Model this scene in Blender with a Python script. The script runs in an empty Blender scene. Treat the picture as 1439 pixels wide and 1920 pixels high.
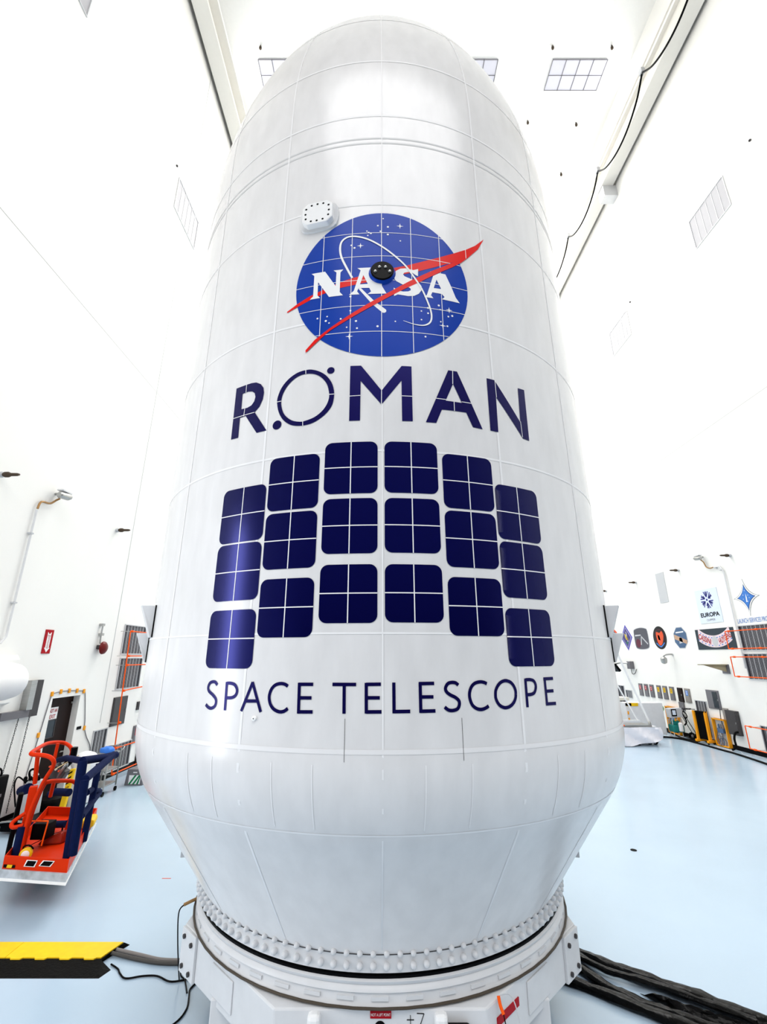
import bpy, bmesh, math, random
from mathutils import Vector, Matrix
from mathutils.geometry import tessellate_polygon
random.seed(7)
PI = math.pi
S = bpy.context.scene
COL = S.collection

# ------------------------------------------------------------------ camera, world, lights, exposure
cam_d = bpy.data.cameras.new('camera')
cam = bpy.data.objects.new('camera', cam_d)
COL.objects.link(cam)
cam.location = (0, 0, 3.1)
cam.rotation_euler = (PI / 2 + math.atan(270 / 847), 0, 0)
cam_d.sensor_fit = 'VERTICAL'
cam_d.sensor_height = 36
cam_d.lens = 36 * 847 / 1920
cam_d.shift_x = 6.5 / 1920
cam_d.clip_end = 200
S.camera = cam

S.view_settings.view_transform = 'Standard'
S.view_settings.look = 'None'
S.view_settings.gamma = 1
S.view_settings.exposure = 0.0
S.view_settings.use_curve_mapping = False

w = bpy.data.worlds.new('world')
S.world = w
w.use_nodes = True
w.node_tree.nodes['Background'].inputs[0].default_value = (0.97, 0.98, 1.0, 1)
w.node_tree.nodes['Background'].inputs[1].default_value = 0.70
# fill added through the left-out end wall: bright above the horizon, dimmed below
_nt = w.node_tree
_tc = _nt.nodes.new('ShaderNodeTexCoord')
_sx = _nt.nodes.new('ShaderNodeSeparateXYZ')
_mr = _nt.nodes.new('ShaderNodeMapRange')
_mr.inputs['From Min'].default_value = -0.02
_mr.inputs['From Max'].default_value = 0.25
_mr.inputs['To Min'].default_value = 0.06
_mr.inputs['To Max'].default_value = 1.0
_vm = _nt.nodes.new('ShaderNodeVectorMath')
_vm.operation = 'SCALE'
_vm.inputs[0].default_value = (0.97, 0.98, 1.0)
_nt.links.new(_tc.outputs['Generated'], _sx.inputs[0])
_nt.links.new(_sx.outputs['Z'], _mr.inputs['Value'])
_nt.links.new(_mr.outputs[0], _vm.inputs['Scale'])
_nt.links.new(_vm.outputs[0], _nt.nodes['Background'].inputs[0])


def area(name, loc, target, sx, sy, power, col=(1, 1, 1)):
    d = bpy.data.lights.new(name, 'AREA')
    d.shape = 'RECTANGLE'
    d.size = sx
    d.size_y = sy
    d.energy = power
    d.color = col
    o = bpy.data.objects.new(name, d)
    COL.objects.link(o)
    o.location = loc
    o.rotation_euler = (Vector(target) - Vector(loc)).to_track_quat('-Z', 'Y').to_euler()
    return o


area('assumed_high_bay_far', (2.5, 26, 30.6), (2.5, 26, 0), 17, 14, 6300, (1, 0.99, 0.97))  # assumed overhead lighting for the far end, no fixtures modelled here
area('front_fill', (2.5, -15, 30.6), (2.5, -8, 6), 24, 22, 7000, (1, 0.99, 0.98))  # added fill behind the camera, brightens the fairing front
area('ceiling_fill_left', (-6.2, 15, 28.4), (0.5, 15, 31.1), 0.6, 34, 520)  # added upward fill for the ceiling and fairing sides, no fixture here
area('ceiling_fill_right', (11.3, 15, 28.4), (4.6, 15, 31.1), 0.6, 34, 520)  # same added fill on the right side
area('assumed_left_light', (-7.0, 1.35, 3.4), (-1.3, 3.6, 3.4), 0.7, 4.8, 190, (0.95, 0.97, 1))  # assumed unseen source for the left fairing highlight, no opening in this wall

# ------------------------------------------------------------------ materials
MATS = {}


def mat(name, col, rough=0.5, metal=0.0, spec=0.22, tint=None, noise=0.0, nscale=8.0, emit=0.0, coat=0.0, alpha=1.0, trans=0.0, stretch=(1, 1, 1), bump=0.0):
    if name in MATS:
        return MATS[name]
    m = bpy.data.materials.new(name)
    m.use_nodes = True
    nt = m.node_tree
    b = nt.nodes['Principled BSDF']
    b.inputs['Base Color'].default_value = (*col, 1)
    b.inputs['Roughness'].default_value = rough
    b.inputs['Metallic'].default_value = metal
    b.inputs['Specular IOR Level'].default_value = spec
    b.inputs['Coat Weight'].default_value = coat
    if tint:
        b.inputs['Specular Tint'].default_value = (*tint, 1)
    b.inputs['Alpha'].default_value = alpha
    b.inputs['Transmission Weight'].default_value = trans
    if emit:
        b.inputs['Emission Color'].default_value = (*col, 1)
        b.inputs['Emission Strength'].default_value = emit
    tc = nt.nodes.new('ShaderNodeTexCoord')
    mp = nt.nodes.new('ShaderNodeMapping')
    mp.inputs['Scale'].default_value = stretch
    nz = nt.nodes.new('ShaderNodeTexNoise')
    nz.inputs['Scale'].default_value = nscale
    nz.inputs['Detail'].default_value = 6
    nt.links.new(tc.outputs['Object'], mp.inputs[0])
    nt.links.new(mp.outputs[0], nz.inputs[0])
    cr = nt.nodes.new('ShaderNodeMapRange')
    cr.inputs['From Min'].default_value = 0.3
    cr.inputs['From Max'].default_value = 0.7
    cr.inputs['To Min'].default_value = 1 - max(noise, 0.02)
    cr.inputs['To Max'].default_value = 1.0
    nt.links.new(nz.outputs[0], cr.inputs['Value'])
    mx = nt.nodes.new('ShaderNodeVectorMath')
    mx.operation = 'SCALE'
    mx.inputs[0].default_value = col
    nt.links.new(cr.outputs[0], mx.inputs['Scale'])
    nt.links.new(mx.outputs[0], b.inputs['Base Color'])
    if bump:
        bp = nt.nodes.new('ShaderNodeBump')
        bp.inputs['Strength'].default_value = bump
        bp.inputs['Distance'].default_value = 0.01
        nt.links.new(nz.outputs[0], bp.inputs['Height'])
        nt.links.new(bp.outputs[0], b.inputs['Normal'])
    MATS[name] = m
    return m


WALL = mat('white wall paint', (0.90, 0.89, 0.86), 0.45, noise=0.03, nscale=0.6)
FLOOR = mat('pale blue floor coating', (0.42, 0.535, 0.65), 0.22, spec=0.5, noise=0.06, nscale=0.7)
CEIL = mat('white ceiling paint', (0.93, 0.93, 0.91), 0.6)
SHELL = mat('white fairing paint', (0.79, 0.78, 0.782), 0.24, spec=0.5, noise=0.09, nscale=3.0, stretch=(2.2, 2.2, 0.7))
TAPE = mat('white seam tape', (0.88, 0.875, 0.88), 0.35)
NAVY = mat('navy vinyl', (0.004, 0.003, 0.045), 0.3, spec=0.4, tint=(0.10, 0.08, 1))
NAVY2 = mat('dark navy cell vinyl', (0.0012, 0.0012, 0.03), 0.22, spec=0.5, tint=(0.07, 0.09, 1))
BLUE = mat('blue vinyl', (0.003, 0.045, 0.36), 0.26, spec=0.2, tint=(0.3, 0.35, 1), noise=0.08, nscale=2)
RED = mat('red vinyl', (0.78, 0.007, 0.004), 0.3, spec=0.12)
WHITE = mat('white vinyl', (0.9, 0.9, 0.9), 0.35)
WPAINT = mat('white painted steel', (0.72, 0.725, 0.74), 0.32, noise=0.05)
BLACK = mat('black plastic', (0.002, 0.002, 0.0025), 0.4, spec=0.06)
RUBBER = mat('black rubber', (0.004, 0.004, 0.004), 0.6, spec=0.06, noise=0.3, nscale=45, bump=0.8)
STEEL = mat('brushed stainless steel', (0.45, 0.45, 0.44), 0.35, metal=0.9, noise=0.15, nscale=4, stretch=(1, 1, 12))
DGREY = mat('dark grey steel', (0.065, 0.06, 0.062), 0.4, metal=0.3, noise=0.1)
GREY = mat('grey painted steel', (0.17, 0.165, 0.18), 0.45, noise=0.05)
LGREY = mat('light grey enamel', (0.55, 0.56, 0.58), 0.4)
PANEL = mat('lavender grey diffuser', (0.62, 0.62, 0.70), 0.5)
FILTER = mat('pale grey filter', (0.46, 0.455, 0.48), 0.6)
ORANGE = mat('orange guard pipe', (0.95, 0.11, 0.008), 0.4, spec=0.1)
LRED = mat('orange red lift paint', (0.68, 0.03, 0.002), 0.38, spec=0.08, noise=0.08, nscale=5)
PAD = mat('navy foam padding', (0.003, 0.009, 0.055), 0.75, spec=0.08, noise=0.25, nscale=30, bump=0.3)
YEL = mat('yellow ramp plastic', (0.88, 0.55, 0.01), 0.45, noise=0.1, nscale=12)
BROWN = mat('dark brown door paint', (0.012, 0.004, 0.003), 0.4, spec=0.1)
SIGNRED = mat('sign red', (0.40, 0.004, 0.012), 0.4, spec=0.1)
BELL = mat('dark red bell enamel', (0.14, 0.006, 0.006), 0.3)
GOLD = mat('brown brass pipe', (0.35, 0.2, 0.08), 0.4, metal=0.5)
BRONZE = mat('dark bronze nozzle', (0.07, 0.05, 0.035), 0.4, metal=0.5)
FILM = mat('black plastic film', (0.002, 0.002, 0.002), 0.12, spec=0.09, bump=0.5, nscale=25, noise=0.3)
FOIL = mat('white wrinkled sheeting', (0.80, 0.80, 0.86), 0.35, bump=0.5, nscale=6)
TEAL = mat('teal paint', (0.01, 0.20, 0.17), 0.4)
YORANGE = mat('amber yellow steel', (0.90, 0.36, 0.01), 0.4)
GREEN = mat('green paint', (0.01, 0.20, 0.07), 0.5)
BLUET = mat('sign blue', (0.05, 0.20, 0.60), 0.4)
CABLEG = mat('grey cable sheath', (0.20, 0.18, 0.17), 0.5)
GLASSD = mat('dark wired glass', (0.03, 0.04, 0.05), 0.08)
SLAT = mat('charcoal filter media', (0.035, 0.034, 0.042), 0.6, spec=0.1)
CREAM = mat('cream panel', (0.80, 0.78, 0.70), 0.5)
SKY = mat('poster pale blue', (0.72, 0.80, 0.93), 0.5)
MULTI = {}


# ------------------------------------------------------------------ mesh helpers
class MB:
    def __init__(self):
        self.v = []
        self.f = []

    def add(self, vs, fs):
        n = len(self.v)
        self.v += [tuple(x) for x in vs]
        self.f += [tuple(n + i for i in f) for f in fs]
        return self

    def hexa(self, p):
        """eight corners: bottom loop then top loop"""
        return self.add(p, [(3, 2, 1, 0), (4, 5, 6, 7), (0, 1, 5, 4), (1, 2, 6, 5), (2, 3, 7, 6), (3, 0, 4, 7)])

    def box(self, x0, x1, y0, y1, z0, z1):
        return self.hexa([(x0, y0, z0), (x1, y0, z0), (x1, y1, z0), (x0, y1, z0), (x0, y0, z1), (x1, y0, z1), (x1, y1, z1), (x0, y1, z1)])

    def boxm(self, M, sx, sy, sz):
        hx, hy, hz = sx / 2, sy / 2, sz / 2
        p = [(-hx, -hy, -hz), (hx, -hy, -hz), (hx, hy, -hz), (-hx, hy, -hz), (-hx, -hy, hz), (hx, -hy, hz), (hx, hy, hz), (-hx, hy, hz)]
        return self.hexa([M @ Vector(q) for q in p])

    def bar(self, a, b, wx, wy=None):
        a, b = Vector(a), Vector(b)
        d = b - a
        q = d.to_track_quat('Z', 'Y').to_matrix().to_4x4()
        return self.boxm(Matrix.Translation((a + b) / 2) @ q, wx, wy or wx, d.length)

    def tube(self, pts, r, n=10, smooth=True, taper=None, closed=False):
        P = [Vector(p) for p in pts]
        if smooth and len(P) > 2:
            Q = []
            m = len(P)
            rng = range(m if closed else m - 1)
            for i in rng:
                p0 = P[(i - 1) % m] if closed else P[max(i - 1, 0)]
                p1, p2 = P[i], P[(i + 1) % m]
                p3 = P[(i + 2) % m] if closed else P[min(i + 2, m - 1)]
                k = 5
                for j in range(k):
                    t = j / k
                    Q.append(0.5 * ((2 * p1) + (p2 - p0) * t + (2 * p0 - 5 * p1 + 4 * p2 - p3) * t * t + (3 * p1 - p0 - 3 * p2 + p3) * t ** 3))
            if not closed:
                Q.append(P[-1])
            P = Q
        m = len(P)
        vs = []
        prev = None
        for i, p in enumerate(P):
            if closed:
                d = P[(i + 1) % m] - P[i - 1]
            else:
                d = P[min(i + 1, m - 1)] - P[max(i - 1, 0)]
            d.normalize()
            if prev is None:
                up = Vector((0, 0, 1)) if abs(d.z) < 0.9 else Vector((1, 0, 0))
                a = d.cross(up).normalized()
            else:
                a = (prev - d * prev.dot(d)).normalized()
            prev = a
            b = d.cross(a)
            rr = r if taper is None else r * taper(i / (m - 1))
            for k in range(n):
                t = 2 * PI * k / n
                vs.append(p + a * (rr * math.cos(t)) + b * (rr * math.sin(t)))
        fs = []
        for i in range(m if closed else m - 1):
            j = (i + 1) % m
            for k in range(n):
                k2 = (k + 1) % n
                fs.append((i * n + k, i * n + k2, j * n + k2, j * n + k))
        if not closed:
            fs.append(tuple(range(n - 1, -1, -1)))
            fs.append(tuple((m - 1) * n + k for k in range(n)))
        return self.add(vs, fs)

    def lathe(self, prof, M=None, n=32, cap=True):
        """prof: (r, h) pairs; axis z of M"""
        M = M or Matrix()
        vs = []
        for r, h in prof:
            for k in range(n):
                t = 2 * PI * k / n
                vs.append(M @ Vector((r * math.cos(t), r * math.sin(t), h)))
        fs = []
        for i in range(len(prof) - 1):
            for k in range(n):
                k2 = (k + 1) % n
                fs.append((i * n + k, i * n + k2, (i + 1) * n + k2, (i + 1) * n + k))
        if cap:
            fs.append(tuple(range(n - 1, -1, -1)))
            fs.append(tuple((len(prof) - 1) * n + k for k in range(n)))
        return self.add(vs, fs)

    def prism(self, loop, M, h):
        """loop of (x, y) extruded by h along z of M"""
        n = len(loop)
        vs = [M @ Vector((x, y, 0)) for x, y in loop] + [M @ Vector((x, y, h)) for x, y in loop]
        tr = tessellate_polygon([[Vector((x, y, 0)) for x, y in loop]])
        fs = [tuple(t) for t in tr] + [tuple(n + i for i in reversed(t)) for t in tr]
        fs += [(i, (i + 1) % n, n + (i + 1) % n, n + i) for i in range(n)]
        return self.add(vs, fs)

    def build(self, name, material, parent=None, smooth=False, bevel=0.0):
        me = bpy.data.meshes.new(name)
        me.from_pydata(self.v, [], self.f)
        bm = bmesh.new()
        bm.from_mesh(me)
        bmesh.ops.remove_doubles(bm, verts=bm.verts, dist=1e-5)
        bmesh.ops.recalc_face_normals(bm, faces=bm.faces)
        bm.to_mesh(me)
        bm.free()
        me.materials.append(material)
        o = bpy.data.objects.new(name, me)
        COL.objects.link(o)
        if parent is not None:
            o.parent = parent
            o.matrix_parent_inverse = parent_inv(parent)
        if smooth:
            smooth_by_angle(me, math.radians(38))
        if bevel:
            md = o.modifiers.new('bevel', 'BEVEL')
            md.width = bevel
            md.segments = 2
            md.limit_method = 'ANGLE'
            md.angle_limit = math.radians(40)
        return o


def parent_inv(p):
    M = Matrix()
    chain = []
    while p is not None:
        chain.append(p)
        p = p.parent
    for q in reversed(chain):
        M = M @ q.matrix_parent_inverse @ Matrix.LocRotScale(q.location, q.rotation_euler, q.scale) if q.parent else Matrix.LocRotScale(q.location, q.rotation_euler, q.scale)
    return M.inverted()


def smooth_by_angle(me, ang):
    for p in me.polygons:
        p.use_smooth = True
    bm = bmesh.new()
    bm.from_mesh(me)
    for e in bm.edges:
        if len(e.link_faces) == 2 and e.calc_face_angle(0) > ang:
            e.smooth = False
    bm.to_mesh(me)
    bm.free()


def thing(name, label, cat, loc=(0, 0, 0), group=None):
    o = bpy.data.objects.new(name, None)
    o.empty_display_size = 0.2
    COL.objects.link(o)
    o.location = loc
    o['label'] = label
    o['category'] = cat
    if group:
        o['group'] = group
    return o


def tag(o, label, cat, group=None):
    o['label'] = label
    o['category'] = cat
    if group:
        o['group'] = group
    return o


def struct(o):
    o['kind'] = 'structure'
    return o


def lab(o, label):
    o['label'] = label
    return o


def wallM(side, y, z, off=0.0):
    """frame on a side wall: x along reading direction, y up, z out of the wall"""
    if side == 'left':
        return Matrix(((0, 0, 1, -7.26 + off), (1, 0, 0, y), (0, 1, 0, z), (0, 0, 0, 1)))
    return Matrix(((0, 0, -1, 12.37 - off), (-1, 0, 0, y), (0, 1, 0, z), (0, 0, 0, 1)))


FRONT = Matrix(((1, 0, 0, 0), (0, 0, -1, 0), (0, 1, 0, 0), (0, 0, 0, 1)))  # x right, y up, z toward -Y


def text(name, body, M, height, material, parent, width=None, depth=0.003, bold=0.0):
    cu = bpy.data.curves.new(name, 'FONT')
    cu.body = body
    cu.align_x = 'CENTER'
    cu.align_y = 'CENTER'
    cu.size = 1.0
    cu.offset = bold
    tmp = bpy.data.objects.new(name, cu)
    COL.objects.link(tmp)
    dg = bpy.context.evaluated_depsgraph_get()
    ev = tmp.evaluated_get(dg)
    me = bpy.data.meshes.new_from_object(ev)
    bpy.data.objects.remove(tmp)
    bpy.data.curves.remove(cu)
    xs = [v.co.x for v in me.vertices]
    ys = [v.co.y for v in me.vertices]
    cx, cy = (min(xs) + max(xs)) / 2, (min(ys) + max(ys)) / 2
    sy = height / (max(ys) - min(ys))
    sx = width / (max(xs) - min(xs)) if width else sy
    for v in me.vertices:
        v.co = M @ Vector(((v.co.x - cx) * sx, (v.co.y - cy) * sy, depth))
    me.materials.clear()
    me.materials.append(material)
    o = bpy.data.objects.new(name, me)
    COL.objects.link(o)
    o.parent = parent
    o.matrix_parent_inverse = parent_inv(parent)
    return o


# ------------------------------------------------------------------ fairing frame
R = 2.6
AX, AY, AZ = 0.0, 5.89, 3.1          # axis of the fairing, eye-level datum


def cyl(s, u, off=0.0, r=R):
    p = s / R
    return Vector((AX + (r + off) * math.sin(p), AY - (r + off) * math.cos(p), AZ + u))


def profile():
    P = []
    for r, u in ((1.80, -2.17), (1.85, -2.14), (1.85, -2.03)):
        P.append((r, u))
    rk, uk, ust = 2.42, -1.2, -0.65
    m = (rk - 1.85) / (uk + 2.03)
    uc = uk + (2.6 - rk) / m
    P.append((rk, uk))
    for i in range(11, -1, -1):
        t = i / 12
        P.append(((1 - t) ** 2 * 2.6 + 2 * t * (1 - t) * 2.6 + t * t * rk, (1 - t) ** 2 * ust + 2 * t * (1 - t) * uc + t * t * uk))
    L, u0 = 5.25, 5.75
    rho = (R * R + L * L) / (2 * R)
    for i in range(0, 41):
        h = L * i / 40
        P.append((max(math.sqrt(rho * rho - h * h) + R - rho, 0.02), u0 + h))
    return P


PROF = profile()


def rad(u):
    for (r0, u0), (r1, u1) in zip(PROF, PROF[1:]):
        if u0 <= u <= u1:
            return r0 + (r1 - r0) * (u - u0) / max(u1 - u0, 1e-6)
    return R


def decal(name, loops, off, material, parent, step=0.06):
    """flat vinyl shapes given in metres on the unrolled skin (arc, height); first loop outer, rest holes per polygon"""
    bm = bmesh.new()
    for poly in loops:
        flat = [Vector((x, y, 0)) for lp in poly for x, y in lp]
        vs = [bm.verts.new(p) for p in flat]
        for t in tessellate_polygon([[Vector((x, y, 0)) for x, y in lp] for lp in poly]):
            if len(set(t)) == 3:
                try:
                    bm.faces.new([vs[i] for i in t])
                except ValueError:
                    pass
    xs = [v.co.x for v in bm.verts]
    x = math.ceil(min(xs) / step) * step
    while x < max(xs):
        bmesh.ops.bisect_plane(bm, geom=bm.verts[:] + bm.edges[:] + bm.faces[:], plane_co=(x, 0, 0), plane_no=(1, 0, 0))
        x += step
    for v in bm.verts:
        v.co = cyl(v.co.x, v.co.y, off)
    bmesh.ops.recalc_face_normals(bm, faces=bm.faces)
    for f in bm.faces:
        c = f.calc_center_median()
        if f.normal.dot(Vector((c.x - AX, c.y - AY, 0))) < 0:
            f.normal_flip()
        f.smooth = True
    me = bpy.data.meshes.new(name)
    bm.to_mesh(me)
    bm.free()
    me.materials.append(material)
    o = bpy.data.objects.new(name, me)
    COL.objects.link(o)
    o.parent = parent
    o.matrix_parent_inverse = parent_inv(parent)
    return o


def spline(P, k=5):
    Q = []
    m = len(P)
    for i in range(m - 1):
        p0, p1, p2, p3 = P[max(i - 1, 0)], P[i], P[i + 1], P[min(i + 2, m - 1)]
        for j in range(k):
            t = j / k
            Q.append(tuple(0.5 * (2 * p1[c] + (p2[c] - p0[c]) * t + (2 * p0[c] - 5 * p1[c] + 4 * p2[c] - p3[c]) * t * t + (3 * p1[c] - p0[c] - 3 * p2[c] + p3[c]) * t ** 3) for c in (0, 1)))
    Q.append(P[-1])
    return Q


def stroke(P, width, sm=True):
    """outline loop of a pen line; width may be a function of 0..1"""
    if sm and len(P) > 2:
        P = spline(P)
    m = len(P)
    Lf, Rt = [], []
    for i in range(m):
        a, b = P[max(i - 1, 0)], P[min(i + 1, m - 1)]
        dx, dy = b[0] - a[0], b[1] - a[1]
        l = math.hypot(dx, dy) or 1
        wd = (width(i / (m - 1)) if callable(width) else width) / 2
        Lf.append((P[i][0] - dy / l * wd, P[i][1] + dx / l * wd))
        Rt.append((P[i][0] + dy / l * wd, P[i][1] - dx / l * wd))
    return Lf, Rt


def stroke_polys(P, width, sm=True):
    Lf, Rt = stroke(P, width, sm)
    return [[[Lf[i], Lf[i + 1], Rt[i + 1], Rt[i]]] for i in range(len(Lf) - 1)]


def disc(cx, cy, r, n=20, ry=None):
    return [(cx + r * math.cos(2 * PI * i / n), cy + (ry or r) * math.sin(2 * PI * i / n)) for i in range(n)]


def smooth_loop(P, k=3):
    m = len(P)
    Q = []
    for i in range(m):
        p0, p1, p2, p3 = P[i - 1], P[i], P[(i + 1) % m], P[(i + 2) % m]
        for j in range(k):
            t = j / k
            Q.append(tuple(0.5 * (2 * p1[c] + (p2[c] - p0[c]) * t + (2 * p0[c] - 5 * p1[c] + 4 * p2[c] - p3[c]) * t * t + (3 * p1[c] - p0[c] - 3 * p2[c] + p3[c]) * t ** 3) for c in (0, 1)))
    return Q

# ------------------------------------------------------------------ artwork outlines, metres on the unrolled skin (arc length, height above eye level)
ORBIT_LOW = [(0.033,2.928),(-0.051,3.009),(-0.12,3.095),(-0.19,3.188)]
ORBIT_TOP = [(-0.255,3.303),(-0.315,3.439),(-0.361,3.557),(-0.377,3.651),(-0.37,3.734),(-0.337,3.781),(-0.286,3.801),(-0.213,3.793),(-0.111,3.752),(0.004,3.673),(0.117,3.573),(0.23,3.451),(0.312,3.321),(0.38,3.196),(0.426,3.074),(0.458,2.961),(0.462,2.878),(0.439,2.822),(0.382,2.791),(0.3,2.795),(0.205,2.825)]
RED_UP = [(1.074,4.0),(0.959,3.868),(0.85,3.777),(0.715,3.687),(0.555,3.594),(0.374,3.505),(0.244,3.449),(0.123,3.411),(-0.108,3.336),(-0.248,3.306),(-0.361,3.271),(-0.532,3.207),(-0.649,3.164),(-0.783,3.101),(-0.88,3.044),(-0.876,3.032),(-0.75,3.077),(-0.617,3.13),(-0.487,3.173),(-0.359,3.205),(-0.275,3.218),(-0.107,3.249),(0.129,3.32),(0.256,3.359),(0.372,3.402),(0.52,3.473),(0.629,3.532),(0.742,3.598),(0.783,3.592),(0.86,3.672),(0.992,3.837)]
RED_LOW = [(0.86,3.674),(0.783,3.589),(0.689,3.508),(0.548,3.407),(0.368,3.272),(0.169,3.14),(-0.037,3.0),(-0.267,2.854),(-0.443,2.744),(-0.538,2.662),(-0.661,2.546),(-0.665,2.573),(-0.581,2.669),(-0.444,2.773),(-0.268,2.896),(-0.078,3.026),(0.1,3.145),(0.269,3.269),(0.459,3.402),(0.612,3.506),(0.742,3.602)]
N_ = [(-0.649,3.42),(-0.515,3.417),(-0.408,3.231),(-0.405,3.389),(-0.434,3.416),(-0.34,3.414),(-0.367,3.383),(-0.368,3.158),(-0.337,3.117),(-0.467,3.117),(-0.579,3.307),(-0.578,3.153),(-0.552,3.121),(-0.652,3.122),(-0.621,3.152),(-0.62,3.389)]
A_ = [(-0.209,3.415),(-0.061,3.416),(-0.02,3.319),(0.013,3.21),(0.058,3.117),(-0.113,3.112),(-0.081,3.141),(-0.098,3.182),(-0.195,3.185),(-0.208,3.148),(-0.186,3.113),(-0.281,3.116),(-0.238,3.157),(-0.179,3.387)]
A_HOLE = [(-0.153,3.33),(-0.111,3.227),(-0.183,3.226)]
S_ = [(0.354,3.421),(0.35,3.336),(0.328,3.346),(0.293,3.373),(0.254,3.374),(0.221,3.362),(0.212,3.341),(0.225,3.322),(0.307,3.286),(0.357,3.261),(0.381,3.224),(0.377,3.176),(0.353,3.136),(0.309,3.107),(0.254,3.099),(0.195,3.107),(0.16,3.111),(0.127,3.091),(0.124,3.186),(0.163,3.155),(0.212,3.146),(0.255,3.152),(0.28,3.167),(0.278,3.187),(0.256,3.202),(0.191,3.234),(0.148,3.261),(0.126,3.301),(0.124,3.342),(0.149,3.381),(0.188,3.407),(0.238,3.416),(0.282,3.407),(0.31,3.403)]
A2_ = [(0.495,3.363),(0.555,3.408),(0.617,3.408),(0.672,3.267),(0.708,3.159),(0.746,3.105),(0.571,3.11),(0.597,3.14),(0.571,3.17),(0.48,3.173),(0.467,3.136),(0.489,3.106),(0.4,3.107),(0.428,3.133)]
A2_HOLE = [(0.526,3.327),(0.568,3.226),(0.496,3.223)]
DOTS = [(0.03,4.012),(-0.021,3.923),(0.075,3.909),(-0.125,3.858),(-0.108,3.84),(-0.087,3.83),(-0.116,3.804),(0.004,3.853),(0.074,3.814),(0.192,3.742),(-0.271,3.696),(-0.241,3.661),(-0.477,2.902),(-0.568,2.896),(-0.488,2.856),(-0.457,2.829),(-0.351,2.86),(-0.213,2.824),(-0.295,2.764),(-0.203,2.747),(-0.022,2.761),(0.135,2.816),(-0.265,2.94),(-0.268,3.097),(0.372,2.948),(0.433,2.932),(0.435,2.99),(0.37,2.854),(0.401,2.676),(0.537,3.035),(0.549,2.991),(0.624,2.929),(0.663,2.944),(0.549,2.858),(0.61,2.821),(0.476,3.405)]
SPARKS = [(0.191,3.925),(-0.184,3.682),(-0.27,2.665),(0.635,3.002),(0.566,2.818)]
GRIDV = [-0.54,-0.264,0.014,0.292,0.568]
GRIDH = [3.834,3.552,3.273,2.988,2.708]
ROMAN_R = [(-1.402,2.371),(-1.27,2.37),(-1.212,2.369),(-1.158,2.36),(-1.104,2.328),(-1.07,2.281),(-1.059,2.228),(-1.066,2.163),(-1.095,2.097),(-1.144,2.052),(-0.996,1.841),(-1.101,1.84),(-1.246,2.041),(-1.314,2.039),(-1.311,1.841),(-1.4,1.844)]
ROMAN_R_HOLE = [(-1.313,2.286),(-1.246,2.289),(-1.196,2.277),(-1.165,2.252),(-1.152,2.21),(-1.161,2.167),(-1.19,2.133),(-1.236,2.121),(-1.309,2.126)]
ROMAN_O = [(-0.65,2.369),(-0.604,2.367),(-0.536,2.341),(-0.468,2.292),(-0.415,2.217),(-0.39,2.135),(-0.389,2.056),(-0.407,1.98),(-0.461,1.909),(-0.536,1.856),(-0.607,1.833),(-0.687,1.832),(-0.764,1.853),(-0.837,1.911),(-0.887,1.995),(-0.911,2.088),(-0.908,2.152),(-0.877,2.235),(-0.818,2.305),(-0.749,2.349),(-0.696,2.365)]
ROMAN_O_HOLE = [(-0.61,2.326),(-0.549,2.305),(-0.496,2.263),(-0.454,2.201),(-0.434,2.131),(-0.43,2.068),(-0.45,2.0),(-0.49,1.943),(-0.552,1.896),(-0.631,1.872),(-0.682,1.87),(-0.759,1.896),(-0.825,1.956),(-0.857,2.021),(-0.871,2.096),(-0.857,2.173),(-0.814,2.246),(-0.754,2.3),(-0.686,2.327)]
ROMAN_DOTS = [(-0.424,2.333),(-0.895,1.874)]
ROMAN_M = [(-0.254,2.362),(-0.162,2.36),(0.013,2.113),(0.184,2.358),(0.269,2.358),(0.269,1.833),(0.181,1.831),(0.181,2.214),(0.012,1.98),(-0.163,2.209),(-0.164,1.835),(-0.254,1.835)]
ROMAN_A = [(0.595,2.358),(0.677,2.359),(0.887,1.832),(0.795,1.836),(0.741,1.966),(0.521,1.964),(0.467,1.833),(0.378,1.832)]
ROMAN_A_HOLE = [(0.633,2.228),(0.706,2.053),(0.558,2.054)]
ROMAN_N = [(0.969,2.354),(1.051,2.355),(1.311,1.994),(1.325,2.351),(1.407,2.357),(1.401,1.833),(1.323,1.836),(1.054,2.183),(1.046,1.834),(0.965,1.834)]
CUTS = [[(-1.272,2.374),(-1.27,2.284)],[(-1.264,2.124),(-1.268,2.043)],[(-1.401,2.055),(-1.146,2.051)],[(-0.652,2.374),(-0.649,2.329)],[(-0.914,2.1),(-0.867,2.1)],[(-0.434,2.098),(-0.386,2.097)],[(-0.653,1.871),(-0.65,1.825)],[(-0.257,2.067),(-0.164,2.069)],[(0.18,2.066),(0.274,2.066)],[(0.013,2.116),(0.012,1.978)],[(0.636,2.365),(0.63,2.225)],[(0.472,2.065),(0.561,2.064)],[(0.704,2.063),(0.797,2.063)],[(0.633,2.055),(0.632,1.964)],[(1.056,2.352),(1.058,2.178)],[(1.313,2.003),(1.318,1.847)]]
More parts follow.
